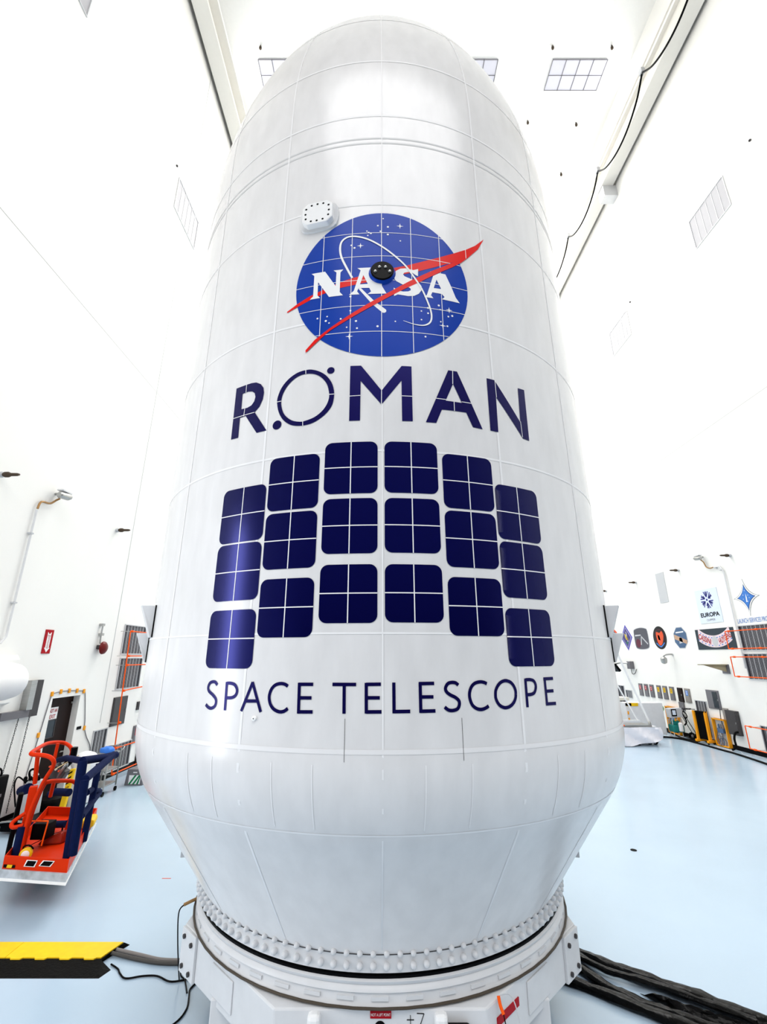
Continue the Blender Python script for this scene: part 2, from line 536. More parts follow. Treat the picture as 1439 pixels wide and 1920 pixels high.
WORDS = [('S',[[(-1.257,-0.205),(-1.28,-0.186),(-1.309,-0.184),(-1.337,-0.195),(-1.349,-0.223),(-1.337,-0.249),(-1.293,-0.274),(-1.26,-0.299),(-1.252,-0.325),(-1.263,-0.352),(-1.296,-0.366),(-1.328,-0.36),(-1.356,-0.343)]]),('P',[[(-1.158,-0.374),(-1.164,-0.181)],[(-1.164,-0.19),(-1.123,-0.19),(-1.086,-0.201),(-1.063,-0.232),(-1.07,-0.267),(-1.103,-0.286),(-1.159,-0.29)]]),('A',[[(-1.01,-0.373),(-0.931,-0.178)],[(-0.933,-0.178),(-0.847,-0.372)],[(-0.979,-0.305),(-0.883,-0.302)]]),('C',[[(-0.649,-0.201),(-0.673,-0.188),(-0.706,-0.184),(-0.745,-0.194),(-0.773,-0.22),(-0.787,-0.259),(-0.785,-0.292),(-0.771,-0.325),(-0.743,-0.352),(-0.702,-0.366),(-0.667,-0.361),(-0.64,-0.343)]]),('E',[[(-0.564,-0.177),(-0.56,-0.373)],[(-0.571,-0.187),(-0.463,-0.186)],[(-0.559,-0.274),(-0.471,-0.273)],[(-0.567,-0.363),(-0.459,-0.361)]]),('T',[[(-0.327,-0.185),(-0.163,-0.185)],[(-0.245,-0.185),(-0.242,-0.369)]]),('E',[[(-0.094,-0.174),(-0.092,-0.367)],[(-0.094,-0.184),(0.006,-0.183)],[(-0.09,-0.269),(-0.001,-0.269)],[(-0.093,-0.357),(0.01,-0.356)]]),('L',[[(0.094,-0.172),(0.094,-0.366)],[(0.087,-0.355),(0.203,-0.354)]]),('E',[[(0.275,-0.17),(0.275,-0.364)],[(0.268,-0.18),(0.373,-0.179)],[(0.277,-0.265),(0.365,-0.265)],[(0.269,-0.354),(0.376,-0.353)]]),('S',[[(0.546,-0.192),(0.526,-0.177),(0.498,-0.174),(0.47,-0.182),(0.452,-0.21),(0.459,-0.234),(0.485,-0.254),(0.521,-0.271),(0.545,-0.293),(0.546,-0.32),(0.53,-0.344),(0.495,-0.353),(0.465,-0.348),(0.441,-0.33)]]),('C',[[(0.763,-0.186),(0.739,-0.176),(0.709,-0.173),(0.669,-0.182),(0.641,-0.207),(0.626,-0.245),(0.627,-0.283),(0.643,-0.322),(0.674,-0.345),(0.709,-0.351),(0.742,-0.343),(0.766,-0.33)]]),('O',[[(0.996,-0.26),(0.991,-0.283),(0.98,-0.304),(0.964,-0.322),(0.944,-0.335),(0.923,-0.343),(0.9,-0.346),(0.879,-0.342),(0.86,-0.333),(0.844,-0.318),(0.833,-0.3),(0.826,-0.279),(0.826,-0.256),(0.83,-0.233),(0.841,-0.212),(0.856,-0.194),(0.874,-0.18),(0.896,-0.171),(0.918,-0.168),(0.94,-0.172),(0.961,-0.181),(0.977,-0.196),(0.989,-0.215),(0.996,-0.237),(0.996,-0.26)]]),('P',[[(1.093,-0.157),(1.09,-0.35)],[(1.093,-0.166),(1.137,-0.165),(1.173,-0.177),(1.186,-0.212),(1.167,-0.253),(1.128,-0.266),(1.089,-0.266)]]),('E',[[(1.282,-0.154),(1.28,-0.347)],[(1.269,-0.163),(1.372,-0.161)],[(1.278,-0.249),(1.363,-0.248)],[(1.268,-0.336),(1.375,-0.336)]])]

# ------------------------------------------------------------------ the room
XL, XR, YB, ZC = -7.26, 12.37, 34.0, 31.1
struct(MB().box(XL - 0.4, XR + 0.4, -5, YB, -0.2, 0).build('floor', FLOOR))
struct(MB().box(XL - 0.4, XR + 0.4, -5, YB + 0.3, ZC, ZC + 0.2).build('ceiling', CEIL))
m = MB()
m.box(XL - 0.4, XL, -5, 10.8, 0, ZC)
m.box(XL - 0.4, XL, 11.77, YB, 0, ZC)
m.box(XL - 0.4, XL, 10.8, 11.77, 2.2, ZC)
struct(m.build('wall_left', WALL))
struct(MB().box(XR, XR + 0.4, -5, YB, 0, ZC).build('wall_right', WALL))
struct(MB().box(XL - 0.4, XR + 0.4, YB, YB + 0.3, 0, ZC).build('wall_back', WALL))
m = MB()
m.box(XL, XL + 0.012, -5, 10.75, 0, 0.15)
m.box(XL, XL + 0.012, 11.82, YB, 0, 0.15)
struct(m.build('baseboard_left', BLACK))
struct(MB().box(XR - 0.012, XR, -5, YB, 0, 0.15).build('baseboard_right', BLACK))
GAPM = mat('wall panel joint line', (0.55, 0.55, 0.54), 0.7)  # grey of the joints between wall panels
for i, (side, z) in enumerate((('left', 11.26), ('right', 11.3))):
    X0, X1 = (XL, XL + 0.004) if side == 'left' else (XR - 0.004, XR)
    struct(MB().box(X0, X1, -5, YB, z - 0.008, z + 0.008).build('trim_%d' % (i + 1), GAPM))
struct(MB().box(XL, XL + 0.006, 12.79, 12.81, 1.45, ZC).build('trim_3', GAPM))

# door in the left wall, set back in its opening
door = MB().box(XL - 0.2, XL - 0.15, 10.8, 11.77, 0, 2.2).build('door_1', BROWN)
struct(door)
MB().box(XL - 0.15, XL - 0.145, 10.99, 11.25, 1.37, 1.72).build('door_window', GLASSD, door)
m = MB()
for y0, y1, z0, z1 in ((10.97, 10.99, 1.35, 1.74), (11.25, 11.27, 1.35, 1.74), (10.97, 11.27, 1.72, 1.74), (10.97, 11.27, 1.35, 1.37)):
    m.box(XL - 0.15, XL - 0.135, y0, y1, z0, z1)
m.build('window_frame', DGREY, door)
MB().tube([(XL - 0.15, 11.66, 1.0), (XL - 0.09, 11.66, 1.0), (XL - 0.09, 11.54, 1.0)], 0.012, smooth=False).build('door_handle', STEEL, door)
m = MB()
m.box(XL - 0.14, XL - 0.12, 11.68, 11.72, 2.02, 2.06)
m.build('door_closer_stop', STEEL, door)

t = thing('door_sign', 'small white NOT AN EXIT sign in red letters on the brown door', 'sign', (XL - 0.14, 11.06, 1.85))
MB().box(XL - 0.15, XL - 0.142, 10.96, 11.27, 1.74, 1.99).build('sign_plate', WHITE, t)
text('lettering', 'NOT AN', wallM('left', 11.115, 1.92, -0.142), 0.08, SIGNRED, t, 0.26, bold=0.02)
text('lettering', 'EXIT', wallM('left', 11.115, 1.80, -0.142), 0.08, SIGNRED, t, 0.19, bold=0.02)

tb = MB().box(XL, XL + 0.012, 11.86, 12.02, 1.42, 1.485).build('door_plate', BLACK)
tag(tb, 'tiny black and white notice plate beside the brown door', 'sign')

cabpts = [(10.43, 0.3), (10.45, 0.77), (10.54, 1.26), (10.6, 1.6), (10.70, 2.2), (10.76, 2.3), (11.01, 2.33), (11.3, 2.33), (11.59, 2.31), (11.86, 2.28), (11.93, 2.2), (12.1, 1.65), (12.16, 1.41), (12.3, 1.2), (12.54, 0.91), (12.62, 0.4)]
t = thing('door_cable', 'grey cable taped in an arch around the brown door', 'cable', (XL + 0.02, 11.2, 0))
MB().tube([(XL + 0.015, y, z) for y, z in cabpts], 0.009).build('cable', GREY, t)
for y, z in ((10.56, 1.5), (10.73, 2.3), (11.01, 2.33), (11.3, 2.33), (11.59, 2.31), (11.86, 2.28), (12.15, 1.42)):
    MB().box(XL, XL + 0.03, y - 0.035, y + 0.035, z - 0.05, z + 0.05).build('tape_tab', YORANGE, t, bevel=0.01)

# fire extinguisher direction sign
t = thing('fire_sign', 'red and white FIRE EXTINGUISHER arrow sign high on the left wall', 'sign', (XL, 10.24, 3.4))
MB().box(XL, XL + 0.015, 10.12, 10.37, 3.15, 3.65).build('sign_plate', SIGNRED, t)
M = wallM('left', 10.245, 3.4, 0.015)
m = MB()
m.prism([(-0.055, 0.2), (0, 0.15), (0.055, 0.2), (0.055, 0.15), (0.055, -0.13), (0.085, -0.13), (0, -0.225), (-0.085, -0.13), (-0.055, -0.13)], M, 0.003)
m.build('arrow', WHITE, t)
text('lettering', 'FIRE', M @ Matrix.Translation((0, 0.12, 0)), 0.035, SIGNRED, t, 0.09, depth=0.005)
text('lettering', 'EXTINGUISHER', M @ Matrix.Translation((0, -0.03, 0)) @ Matrix.Rotation(-PI / 2, 4, 'Z'), 0.055, SIGNRED, t, 0.24, depth=0.005)

# alarm bell
t = thing('alarm_bell', 'round dark red alarm bell under a short grey conduit on the left wall', 'alarm bell', (XL, 12.12, 3.32))
MB().lathe([(0.04, 0.0), (0.04, 0.10), (0.16, 0.12), (0.15, 0.16), (0.10, 0.20), (0.02, 0.215)], wallM('left', 12.14, 3.30, 0), 24).build('gong', BELL, t, smooth=True)
MB().box(XL, XL + 0.08, 12.05, 12.15, 3.27, 3.37).build('backbox', DGREY, t, bevel=0.01)
m = MB()
m.tube([(XL + 0.05, 12.1, 3.4), (XL + 0.05, 12.08, 3.6), (XL + 0.07, 12.06, 3.86)], 0.02)
m.box(XL, XL + 0.1, 12.01, 12.1, 3.84, 3.9)
m.box(XL, XL + 0.1, 12.04, 12.13, 3.6, 3.66)
m.build('conduit', STEEL, t)


def louver(side, y0, y1, z0, z1, label, n=7, group=None, pale=False, name='louver_vent', cat='wall vent'):
    t = thing(name, label, cat, (XL if side == 'left' else XR, (y0 + y1) / 2, z0), group)
    X = XL if side == 'left' else XR
    d = 1 if side == 'left' else -1
    bx = lambda mb, a, b, c, e, f, g: mb.box(min(X + d * a, X + d * b), max(X + d * a, X + d * b), c, e, f, g)
    m = MB()
    bw = 0.025
    for c, e, f, g in ((y0 - bw, y1 + bw, z1, z1 + bw), (y0 - bw, y1 + bw, z0 - bw, z0), (y0 - bw, y0, z0, z1), (y1, y1 + bw, z0, z1)):
        bx(m, 0, 0.03, c, e, f, g)
    m.build('frame', LGREY if not pale else WPAINT, t)
    m = MB()
    bx(m, 0, 0.01, y0, y1, z0, z1)
    m.build('filter_panel', FILTER if pale else SLAT, t)
    m = MB()
    for i in range(1, n):
        y = y0 + (y1 - y0) * i / n
        bx(m, 0.01, 0.02, y - 0.008, y + 0.008, z0, z1)
        if not pale:
            for k in range(-2, 3):
                yy = y + k * (y1 - y0) / n / 5
                bx(m, 0.01, 0.013, yy - 0.002, yy + 0.002, z0, z1)
    m.build('divider_bars', LGREY if not pale else WPAINT, t)
    return t


louver('left', 13.24, 14.41, 3.17, 3.94, 'upper dark slatted return vent behind the orange guard on the left wall')
louver('left', 13.27, 14.46, 2.24, 3.03, 'lower of the two stacked dark vents behind the orange guard, left wall')
louver('left', 12.6, 13.16, 0.5, 1.27, 'small dark vent near the floor on the left wall beside the door', 4)
louver('left', 13.34, 14.55, 0.16, 0.77, 'wide dark vent close to the floor behind the wheeled steel cart', 7)
louver('left', 11.89, 13.63, 18.18, 19.54, 'pale grey six-panel filter high on the left wall beside the fairing', 6, pale=True)
louver('left', 5.15, 6.9, 18.15, 19.5, 'pale grey filter at the very top left corner of the photo', 6, pale=True)
louver('right', 11.87, 13.67, 18.25, 19.6, 'large pale grey six-panel filter high on the right wall', 6, pale=True)
louver('right', 18.5, 20.24, 18.2, 19.6, 'smaller looking pale grey filter on the right wall just above the room middle', 6, pale=True)
louver('right', 14.2, 16.04, 3.29, 4.07, 'upper dark slatted vent behind an orange guard on the right wall', 10)
louver('right', 14.2, 16.06, 2.38, 3.16, 'dark slatted vent on the right wall directly below the uppermost one', 10)
louver('right', 14.2, 16.07, 0.2, 0.94, 'dark slatted vent near the floor at the right edge behind orange guard', 10)
louver('right', 18.5, 19.1, 0.2, 1.44, 'tall narrow grey slatted vent standing behind the amber cart, right wall', 4)
louver('right', 24.5, 25.22, 0.69, 1.65, 'dark tall vent beside the white mast, far end of right wall', 2)
louver('right', 23.8, 24.32, 1.15, 1.47, 'small grey vent between the mast and the row of electrical panels', 4)


def cabinet(side, y0, y1, z0, z1, label, m0, name='wall_cabinet', sign=None, signtext=None, group=None, d=0.035, cat='electrical panel'):
    X = XL if side == 'left' else XR
    s = 1 if side == 'left' else -1
    t = thing(name, label, cat, (X, (y0 + y1) / 2, z0), group)
    a, b = sorted((X, X + s * d))
    MB().box(a, b, y0, y1, z0, z1).build('body', m0, t, bevel=0.004)
    a, b = sorted((X + s * d, X + s * (d + 0.008)))
    e = 0.03
    p = MB().box(a, b, y0 + e, y1 - e, z0 + e, z1 - e).build('door', m0, t, bevel=0.003)
    a, b = sorted((X + s * (d + 0.008), X + s * (d + 0.025)))
    yk = y1 - e - 0.03 if side == 'left' else y0 + e + 0.03
    MB().box(a, b, yk - 0.01, yk + 0.01, (z0 + z1) / 2 - 0.03, (z0 + z1) / 2 + 0.03).build('handle', STEEL, p)
    if sign:
        yc = (y0 + y1) / 2
        Ms = wallM(side, yc, z1 - 0.17, d + 0.008)
        MB().boxm(Ms @ Matrix.Translation((0, 0, 0.002)), 0.15, 0.19, 0.004).build('label_plate', sign, t)
        m = MB()
        for k in range(3):
            m.boxm(Ms @ Matrix.Translation((0, 0.055 - k * 0.05, 0.005)), 0.09, 0.018, 0.002)
        m.build('label_marks', WHITE if sign is not YEL else BLACK, t)
    return t


cabinet('left', 13.26, 13.95, 1.29, 2.02, 'square dark grey cabinet on the left wall crossed by the orange pipe', DGREY)
cabinet('left', 14.56, 14.78, 1.57, 1.8, 'very small dark box on the left wall beside the fairing edge', DGREY)
cabinet('left', 14.57, 14.87, 0.66, 1.14, 'grey panel with a red label at the far end of the left wall', GREY, sign=SIGNRED)
# tall dark hose door strip & brown door at the end of the left wall
o = MB().box(XL, XL + 0.03, 14.9, 15.02, 1.42, 2.25).build('dark_sign_strip', BROWN)
tag(o, 'narrow dark upright strip beside the left edge of the fairing', 'panel')
t = thing('red_lettered_sign', 'narrow white sign with red lettering partly behind the fairing edge', 'sign', (XL, 14.98, 1.0))
MB().box(XL, XL + 0.012, 14.88, 15.1, 0.62, 1.40).build('sign_plate', WHITE, t)
text('lettering', 'FIRE', wallM('left', 14.99, 1.3, 0.012), 0.09, SIGNRED, t, 0.17, bold=0.02)
m = MB()
for k in range(7):
    m.box(XL + 0.012, XL + 0.014, 14.91, 15.07, 1.16 - k * 0.075, 1.19 - k * 0.075)
m.build('small_print', BLACK, t)
struct(MB().box(XL, XL + 0.04, 14.95, 15.75, 0.0, 0.62).build('door_2', BROWN))

# orange guard pipes
def guard(side, segs, posts, label, group=None, off=0.28):
    X = XL + off if side == 'left' else XR - off
    XW = XL if side == 'left' else XR
    t = thing('guard_pipe', label, 'guard rail', (X, segs[0][0][0], segs[0][0][1]), group)
    for a, b in segs:
        MB().tube([(X, a[0], a[1]), (X, b[0], b[1])], 0.016, smooth=False).build('pipe', ORANGE, t, smooth=True)
    for y, z in posts:
        MB().tube([(XW, y, z), (X, y, z)], 0.007, smooth=False).build('bracket_rod', STEEL, t)
        MB().tube([(X, y + 0.04, z), (X, y + 0.12, z)], 0.03, n=12, smooth=False).build('clamp', ORANGE, t)
    return t


guard('left', [((13.05, 3.76), (13.2, 0.78)), ((13.05, 3.76), (14.3, 3.76)), ((13.08, 3.1), (14.2, 3.1)), ((13.1, 2.86), (14.4, 2.86)), ((13.12, 2.2), (14.55, 2.26)), ((13.2, 0.78), (14.6, 0.76)), ((13.25, 0.16), (14.5, 0.16)), ((13.2, 0.78), (13.25, 0.16))],
      [(13.07, 3.76), (13.08, 3.1), (13.1, 2.86), (13.12, 2.2), (13.2, 0.78), (13.25, 0.16), (13.16, 1.4)], 'orange pipe guard standing off the vents on the left wall')
guard('right', [((16.35, 3.92), (14.0, 3.92)), ((16.35, 3.92), (16.35, 3.34)), ((16.35, 3.34), (14.0, 3.34))], [(16.1, 3.92), (16.1, 3.34), (14.9, 3.92), (14.9, 3.34)], 'orange pipe guard around the uppermost vent on the right wall')
guard('right', [((16.36, 3.07), (14.0, 3.07)), ((16.36, 3.07), (16.36, 2.44)), ((16.36, 2.44), (14.0, 2.44))], [(16.1, 3.07), (16.1, 2.44), (14.9, 3.07)], 'orange pipe guard just below the uppermost guard, right wall')
guard('right', [((16.4, 0.9), (14.0, 0.9)), ((16.4, 0.9), (16.4, 0.22)), ((16.4, 0.22), (14.0, 0.22))], [(16.1, 0.9), (16.1, 0.22)], 'orange pipe guard close to the floor at the right edge')


def nozzle(M, label, group, s=1.0):
    t = thing('wall_nozzle', label, 'nozzle', M.translation, group)
    MB().lathe([(0.05 * s, 0), (0.055 * s, 0.04 * s), (0.03 * s, 0.06 * s)], M, 14).build('flange', LGREY, t, smooth=True)
    MB().lathe([(0.03 * s, 0.05 * s), (0.05 * s, 0.09 * s), (0.05 * s, 0.15 * s), (0.03 * s, 0.19 * s), (0.028 * s, 0.30 * s), (0.016 * s, 0.34 * s)], M, 14).build('body', BRONZE, t, smooth=True)
    return t


nozzle(wallM('left', 8.0, 6.40), 'bronze nozzle high on the left wall above the conduit camera', 'left nozzles', 1.1)
nozzle(wallM('left', 12.0, 6.40), 'bronze nozzle on the left wall between camera and fairing', 'left nozzles', 1.1)
for y, l in ((15.65, 'bronze nozzle on right wall to the right of the camera on its bent arm'), (18.55, 'bronze nozzle on right wall just left of the camera arm above the posters'),
             (21.8, 'bronze nozzle on right wall left of the plain grey plate'), (24.8, 'bronze nozzle on right wall nearest the fairing edge')):
    nozzle(wallM('right', y, 6.48), l, 'right wall nozzles', 1.1)


def wall_camera(side, y, z, pipe, label):
    X = XL if side == 'left' else XR
    d = 1 if side == 'left' else -1
    t = thing('security_camera', label, 'camera', (X, y, z))
    M = Matrix.Translation((X + d * 0.22, y, z)) @ Matrix.Rotation(math.radians(35 * d), 4, 'Y') @ Matrix.Rotation(-PI / 2 * 0.9, 4, 'X')
    MB().lathe([(0.05, -0.16), (0.075, -0.14), (0.08, 0.1), (0.06, 0.14)], M, 16).build('housing', STEEL, t, smooth=True)
    MB().lathe([(0.05, 0.14), (0.05, 0.16)], M, 16).build('lens', BLACK, t)
    MB().boxm(Matrix.Translation((X + d * 0.2, y, z + 0.1)), 0.14, 0.3, 0.03).build('sun_shield', WPAINT, t)
    MB().tube([(X, y, z + 0.05), (X + d * 0.12, y, z + 0.05), (X + d * 0.2, y, z)], 0.03).build('arm', STEEL, t)
    fl, pp = pipe
    MB().tube([(X + d * 0.12, y, z - 0.06)] + [(X + d * 0.06, a, b) for a, b in fl], 0.022).build('flexible_hose', GOLD, t, smooth=True)
    MB().tube([(X + d * 0.05, a, b) for a, b in pp], 0.022, smooth=False).build('conduit', WPAINT, t, smooth=True)
    m = MB()
    for f in (0.2, 0.75):
        a = pp[0][0] + (pp[-2][0] - pp[0][0]) * f
        b = pp[0][1] + (pp[-2][1] - pp[0][1]) * f
        m.box(*sorted((X, X + d * 0.08)), a - 0.04, a + 0.04, b - 0.015, b + 0.015)
    m.build('pipe_clamp', LGREY, t)
    return t


wall_camera('left', 9.5, 6.5, ([(9.49, 6.40), (9.33, 6.27), (9.08, 6.22), (9.02, 6.05)], [(9.02, 6.03), (9.02, 3.6), (9.02, 3.46), (8.92, 3.33)]), 'silver camera on a brass hose above a long white conduit, left wall')
wall_camera('right', 17.0, 6.66, ([(16.95, 6.5), (16.86, 6.3), (16.7, 6.22), (16.5, 6.22)], [(16.5, 6.22), (16.2, 6.2), (16.08, 6.0), (16.1, 2.7)]), 'silver camera on a bent hose and thin white conduit, right wall')

# posters and patches on the right wall
def plate_on_wall(t, loop, y, z, d, name, m0, base=0.0):
    return MB().prism(loop, wallM('right', y, z, base), d).build(name, m0, t)


o = MB().box(XR - 0.015, XR, 19.58, 20.18, 5.31, 6.6).build('blank_plate', LGREY)
tag(o, 'plain upright grey plate mounted high on the right wall', 'panel')

t = thing('mission_poster', 'tall pale blue EUROPA CLIPPER poster with a navy snowflake mark', 'poster', (XR, 17.27, 4.9))
plate_on_wall(t, [(-0.6, -0.62), (0.6, -0.62), (0.6, 0.62), (-0.6, 0.62)], 17.27, 4.9, 0.015, 'board', SKY)
m = MB()
M0 = wallM('right', 17.27, 5.12, 0.016)
for k in range(6):
    A = M0 @ Matrix.Rotation(k * PI / 3 + PI / 6, 4, 'Z')
    for sgn in (-1, 1):
        m.add([A @ Vector((sgn * 0.03, 0.09, 0)), A @ Vector((sgn * 0.075, 0.09, 0)), A @ Vector((sgn * 0.075, 0.33 if sgn > 0 or k % 2 else 0.22, 0)), A @ Vector((sgn * 0.03, 0.33 if sgn > 0 or k % 2 else 0.22, 0))], [(0, 1, 2, 3)])
        m.add([A @ Vector((sgn * 0.075, 0.13, 0)), A @ Vector((sgn * 0.19, 0.22, 0)), A @ Vector((sgn * 0.19, 0.28, 0)), A @ Vector((sgn * 0.075, 0.19, 0))], [(0, 1, 2, 3)])
m.prism(disc(0, 0, 0.045, 14), M0, 0.002)
m.build('emblem', mat('poster indigo', (0.03, 0.03, 0.24), 0.5), t)
text('lettering', 'EUROPA', wallM('right', 17.27, 4.58, 0.016), 0.16, BLACK, t, 1.0, bold=0.03)
text('lettering', 'CLIPPER', wallM('right', 17.27, 4.39, 0.016), 0.075, GREY, t, 0.45)

t = thing('mission_banner', 'dark banner with a curved white CASSINI HUYGENS ribbon', 'poster', (XR, 17.3, 3.7))
plate_on_wall(t, [(-1.0, -0.37), (1.0, -0.37), (1.0, 0.37), (-1.0, 0.37)], 17.3, 3.7, 0.015, 'board', mat('banner slate', (0.03, 0.045, 0.06), 0.5))
RC = 1.6
arc = lambda r, a0, a1, n=14: [(r * math.sin(math.radians(a0 + (a1 - a0) * i / n)), 1.38 - r * math.cos(math.radians(a0 + (a1 - a0) * i / n))) for i in range(n + 1)]
plate_on_wall(t, arc(1.68, -31, 31) + arc(1.26, 40, -40), 17.3, 3.7, 0.004, 'ribbon', mat('ribbon pink white', (0.80, 0.66, 0.70), 0.5), 0.015)
for wd, a0 in (('CASSINI', -21), ('HUYGENS', 21)):
    text('lettering', wd, wallM('right', 17.3, 3.7, 0.02) @ Matrix.Translation((1.46 * math.sin(math.radians(a0)), 1.38 - 1.46 * math.cos(math.radians(a0)), 0)) @ Matrix.Rotation(math.radians(a0), 4, 'Z'), 0.2, SIGNRED, t, 0.66, bold=0.02)
plate_on_wall(t, disc(0, -0.08, 0.15, 20, 0.19), 17.3, 3.7, 0.003, 'planet_mark', LGREY, 0.02)
m = MB()
for i in range(11):
    a = -31 + i * 6.2
    for r in (1.34, 1.62):
        m.boxm(wallM('right', 17.3, 3.7, 0.021) @ Matrix.Translation((r * math.sin(math.radians(a)), 1.38 - r * math.cos(math.radians(a)), 0)) @ Matrix.Rotation(math.radians(a), 4, 'Z'), 0.06, 0.035, 0.002)
m.build('small_flags', BLUET, t)

t = thing('star_emblem', 'blue four-pointed star emblem with LAUNCH SERVICES PROGRAM below it', 'emblem', (XR, 15.4, 4.99))
def star4(a, b, k=0.30, n=8):
    P = []
    tips = [(0, b), (a, 0), (0, -b), (-a, 0)]
    for i in range(4):
        p, q = tips[i], tips[(i + 1) % 4]
        c = ((p[0] + q[0]) * k * 0.5, (p[1] + q[1]) * k * 0.5)
        for j in range(n):
            u = j / n
            P.append(((1 - u) ** 2 * p[0] + 2 * u * (1 - u) * c[0] + u * u * q[0], (1 - u) ** 2 * p[1] + 2 * u * (1 - u) * c[1] + u * u * q[1]))
    return P
plate_on_wall(t, star4(0.56, 0.62), 15.4, 4.99, 0.004, 'dark_edge', DGREY)
plate_on_wall(t, star4(0.53, 0.59), 15.4, 4.99, 0.004, 'white_edge', WHITE, 0.004)
plate_on_wall(t, star4(0.40, 0.44, 0.42), 15.4, 4.99, 0.004, 'navy_edge', NAVY, 0.008)
plate_on_wall(t, star4(0.36, 0.40, 0.45), 15.4, 4.99, 0.004, 'blue_field', BLUET, 0.012)
m = MB()
m.prism([(-0.02, -0.16), (0.02, -0.16), (0.035, -0.02), (0.02, 0.12), (-0.005, 0.0)], wallM('right', 15.4, 4.99, 0.017), 0.002)
for a, b in ((0.1, 0.06), (-0.1, 0.08), (0.05, -0.14), (-0.12, -0.05), (0.14, -0.03), (0.0, 0.22)):
    m.prism(disc(a, b, 0.013, 8), wallM('right', 15.4, 4.99, 0.017), 0.002)
m.build('star_marks', WHITE, t)
text('lettering', 'LAUNCH SERVICES PROGRAM', wallM('right', 15.22, 4.24, 0.002), 0.15, BLUET, t, 1.6)

# round and odd shaped patches: flat discs with simple generic content
def patch(y, z, label, layers, lines=()):
    t = thing('mission_patch', label, 'mission patch', (XR, y, z), 'mission patches on the right wall')
    b = 0.0
    for nm, loop, m0 in layers:
        plate_on_wall(t, loop, y, z, 0.006, nm, m0, b)
        b += 0.0045
    for nm, M2, m0 in lines:
        MB().prism(M2, wallM('right', y, z, b), 0.002).build(nm, m0, t)
    return t


PURP = mat('patch purple', (0.10, 0.08, 0.42), 0.5)
OCH = mat('patch ochre', (0.62, 0.45, 0.08), 0.5)
PBLK = mat('patch black', (0.012, 0.012, 0.014), 0.5)
PORG = mat('patch red orange', (0.72, 0.09, 0.03), 0.5)
MAR = mat('patch maroon', (0.12, 0.02, 0.04), 0.5)
SLT = mat('patch slate', (0.09, 0.09, 0.11), 0.5)
STB = mat('patch steel blue', (0.07, 0.13, 0.24), 0.5)
TAN = mat('patch tan', (0.52, 0.33, 0.22), 0.5)
hexl = lambda rx, ry, n=6, a0=0: [(rx * math.sin(a0 + 2 * PI * i / n), ry * math.cos(a0 + 2 * PI * i / n)) for i in range(n)]
patch(24.85, 3.98, 'orange and blue hexagonal patch half hidden by the white mast', [('rim', hexl(0.55, 0.62), PORG), ('field', hexl(0.42, 0.48), STB)], [('figure', [(-0.3, -0.3), (0.3, -0.3), (0.2, -0.05), (-0.25, -0.02)], PORG), ('figure', [(-0.3, 0.1), (0.32, 0.05), (0.1, 0.4)], WHITE)])
patch(23.48, 3.98, 'purple diamond shaped patch with a gold centre', [('rim', hexl(0.53, 0.62, 4), PURP), ('inner_rim', hexl(0.41, 0.48, 4), LGREY), ('field', hexl(0.38, 0.45, 4), mat('patch violet', (0.06, 0.05, 0.2), 0.5))], [('figure', [(-0.12, 0.0), (-0.16, 0.2), (0.0, 0.13), (0.1, 0.0), (0.16, -0.18), (-0.05, -0.1)], OCH), ('figure', [(0.0, 0.28), (0.03, 0.28), (0.12, -0.2), (0.06, -0.2)], WHITE), ('figure', [(-0.1, -0.2), (0.1, -0.22), (0.0, -0.33)], GREEN)])
patch(22.17, 3.9, 'dark grey rounded shield patch with a pale spacecraft', [('rim', smooth_loop([(-0.6, -0.3), (-0.45, -0.48), (0, -0.52), (0.45, -0.48), (0.6, -0.3), (0.6, 0.3), (0.45, 0.45), (0, 0.5), (-0.45, 0.45), (-0.6, 0.3)]), LGREY), ('field', smooth_loop([(-0.57, -0.3), (-0.43, -0.45), (0, -0.49), (0.43, -0.45), (0.57, -0.3), (0.57, 0.3), (0.43, 0.42), (0, 0.47), (-0.43, 0.42), (-0.57, 0.3)]), SLT)],
      [('planet_shape', disc(-0.3, -0.22, 0.2, 16), MAR), ('figure', [(-0.12, -0.3), (0.0, 0.08), (0.06, 0.08), (-0.04, -0.3)], LGREY), ('figure', [(0.02, 0.12), (0.5, -0.25), (0.46, -0.3), (0.0, 0.06)], LGREY), ('figure', [(-0.5, 0.1), (0.0, 0.12), (0.0, 0.17), (-0.5, 0.17)], LGREY)])
patch(20.7, 3.87, 'round black rimmed patch with a red orange figure', [('rim', disc(0, 0, 0.49, 32), PBLK), ('inner_ring', disc(0, 0, 0.36, 28), MAR), ('field', disc(0, 0, 0.34, 28), PBLK)],
      [('figure', smooth_loop([(-0.2, 0.25), (0.05, 0.2), (0.22, 0.28), (0.3, 0.05), (0.12, -0.28), (-0.1, -0.3), (-0.22, -0.05)]), PORG), ('figure', [(-0.12, 0.12), (0.0, 0.1), (0.05, -0.12), (-0.1, -0.08)], TEAL), ('figure', stroke([(-0.3, -0.22), (0, -0.38), (0.3, -0.22)], 0.05)[0] + list(reversed(stroke([(-0.3, -0.22), (0, -0.38), (0.3, -0.22)], 0.05)[1])), BLUET)])
patch(19.27, 3.82, 'dark blue octagonal patch with a pale spacecraft and tan band', [('rim', hexl(0.46, 0.46, 8, PI / 8), LGREY), ('field', hexl(0.43, 0.43, 8, PI / 8), STB)],
      [('band', [(-0.38, -0.05), (-0.38, 0.14), (0.4, -0.12), (0.34, -0.26)], TAN), ('figure', [(-0.25, 0.18), (0.25, 0.2), (0.25, 0.25), (-0.25, 0.23)], WHITE), ('figure', [(-0.08, 0.0), (0.08, 0.0), (0.12, -0.2), (-0.12, -0.24)], LGREY)])

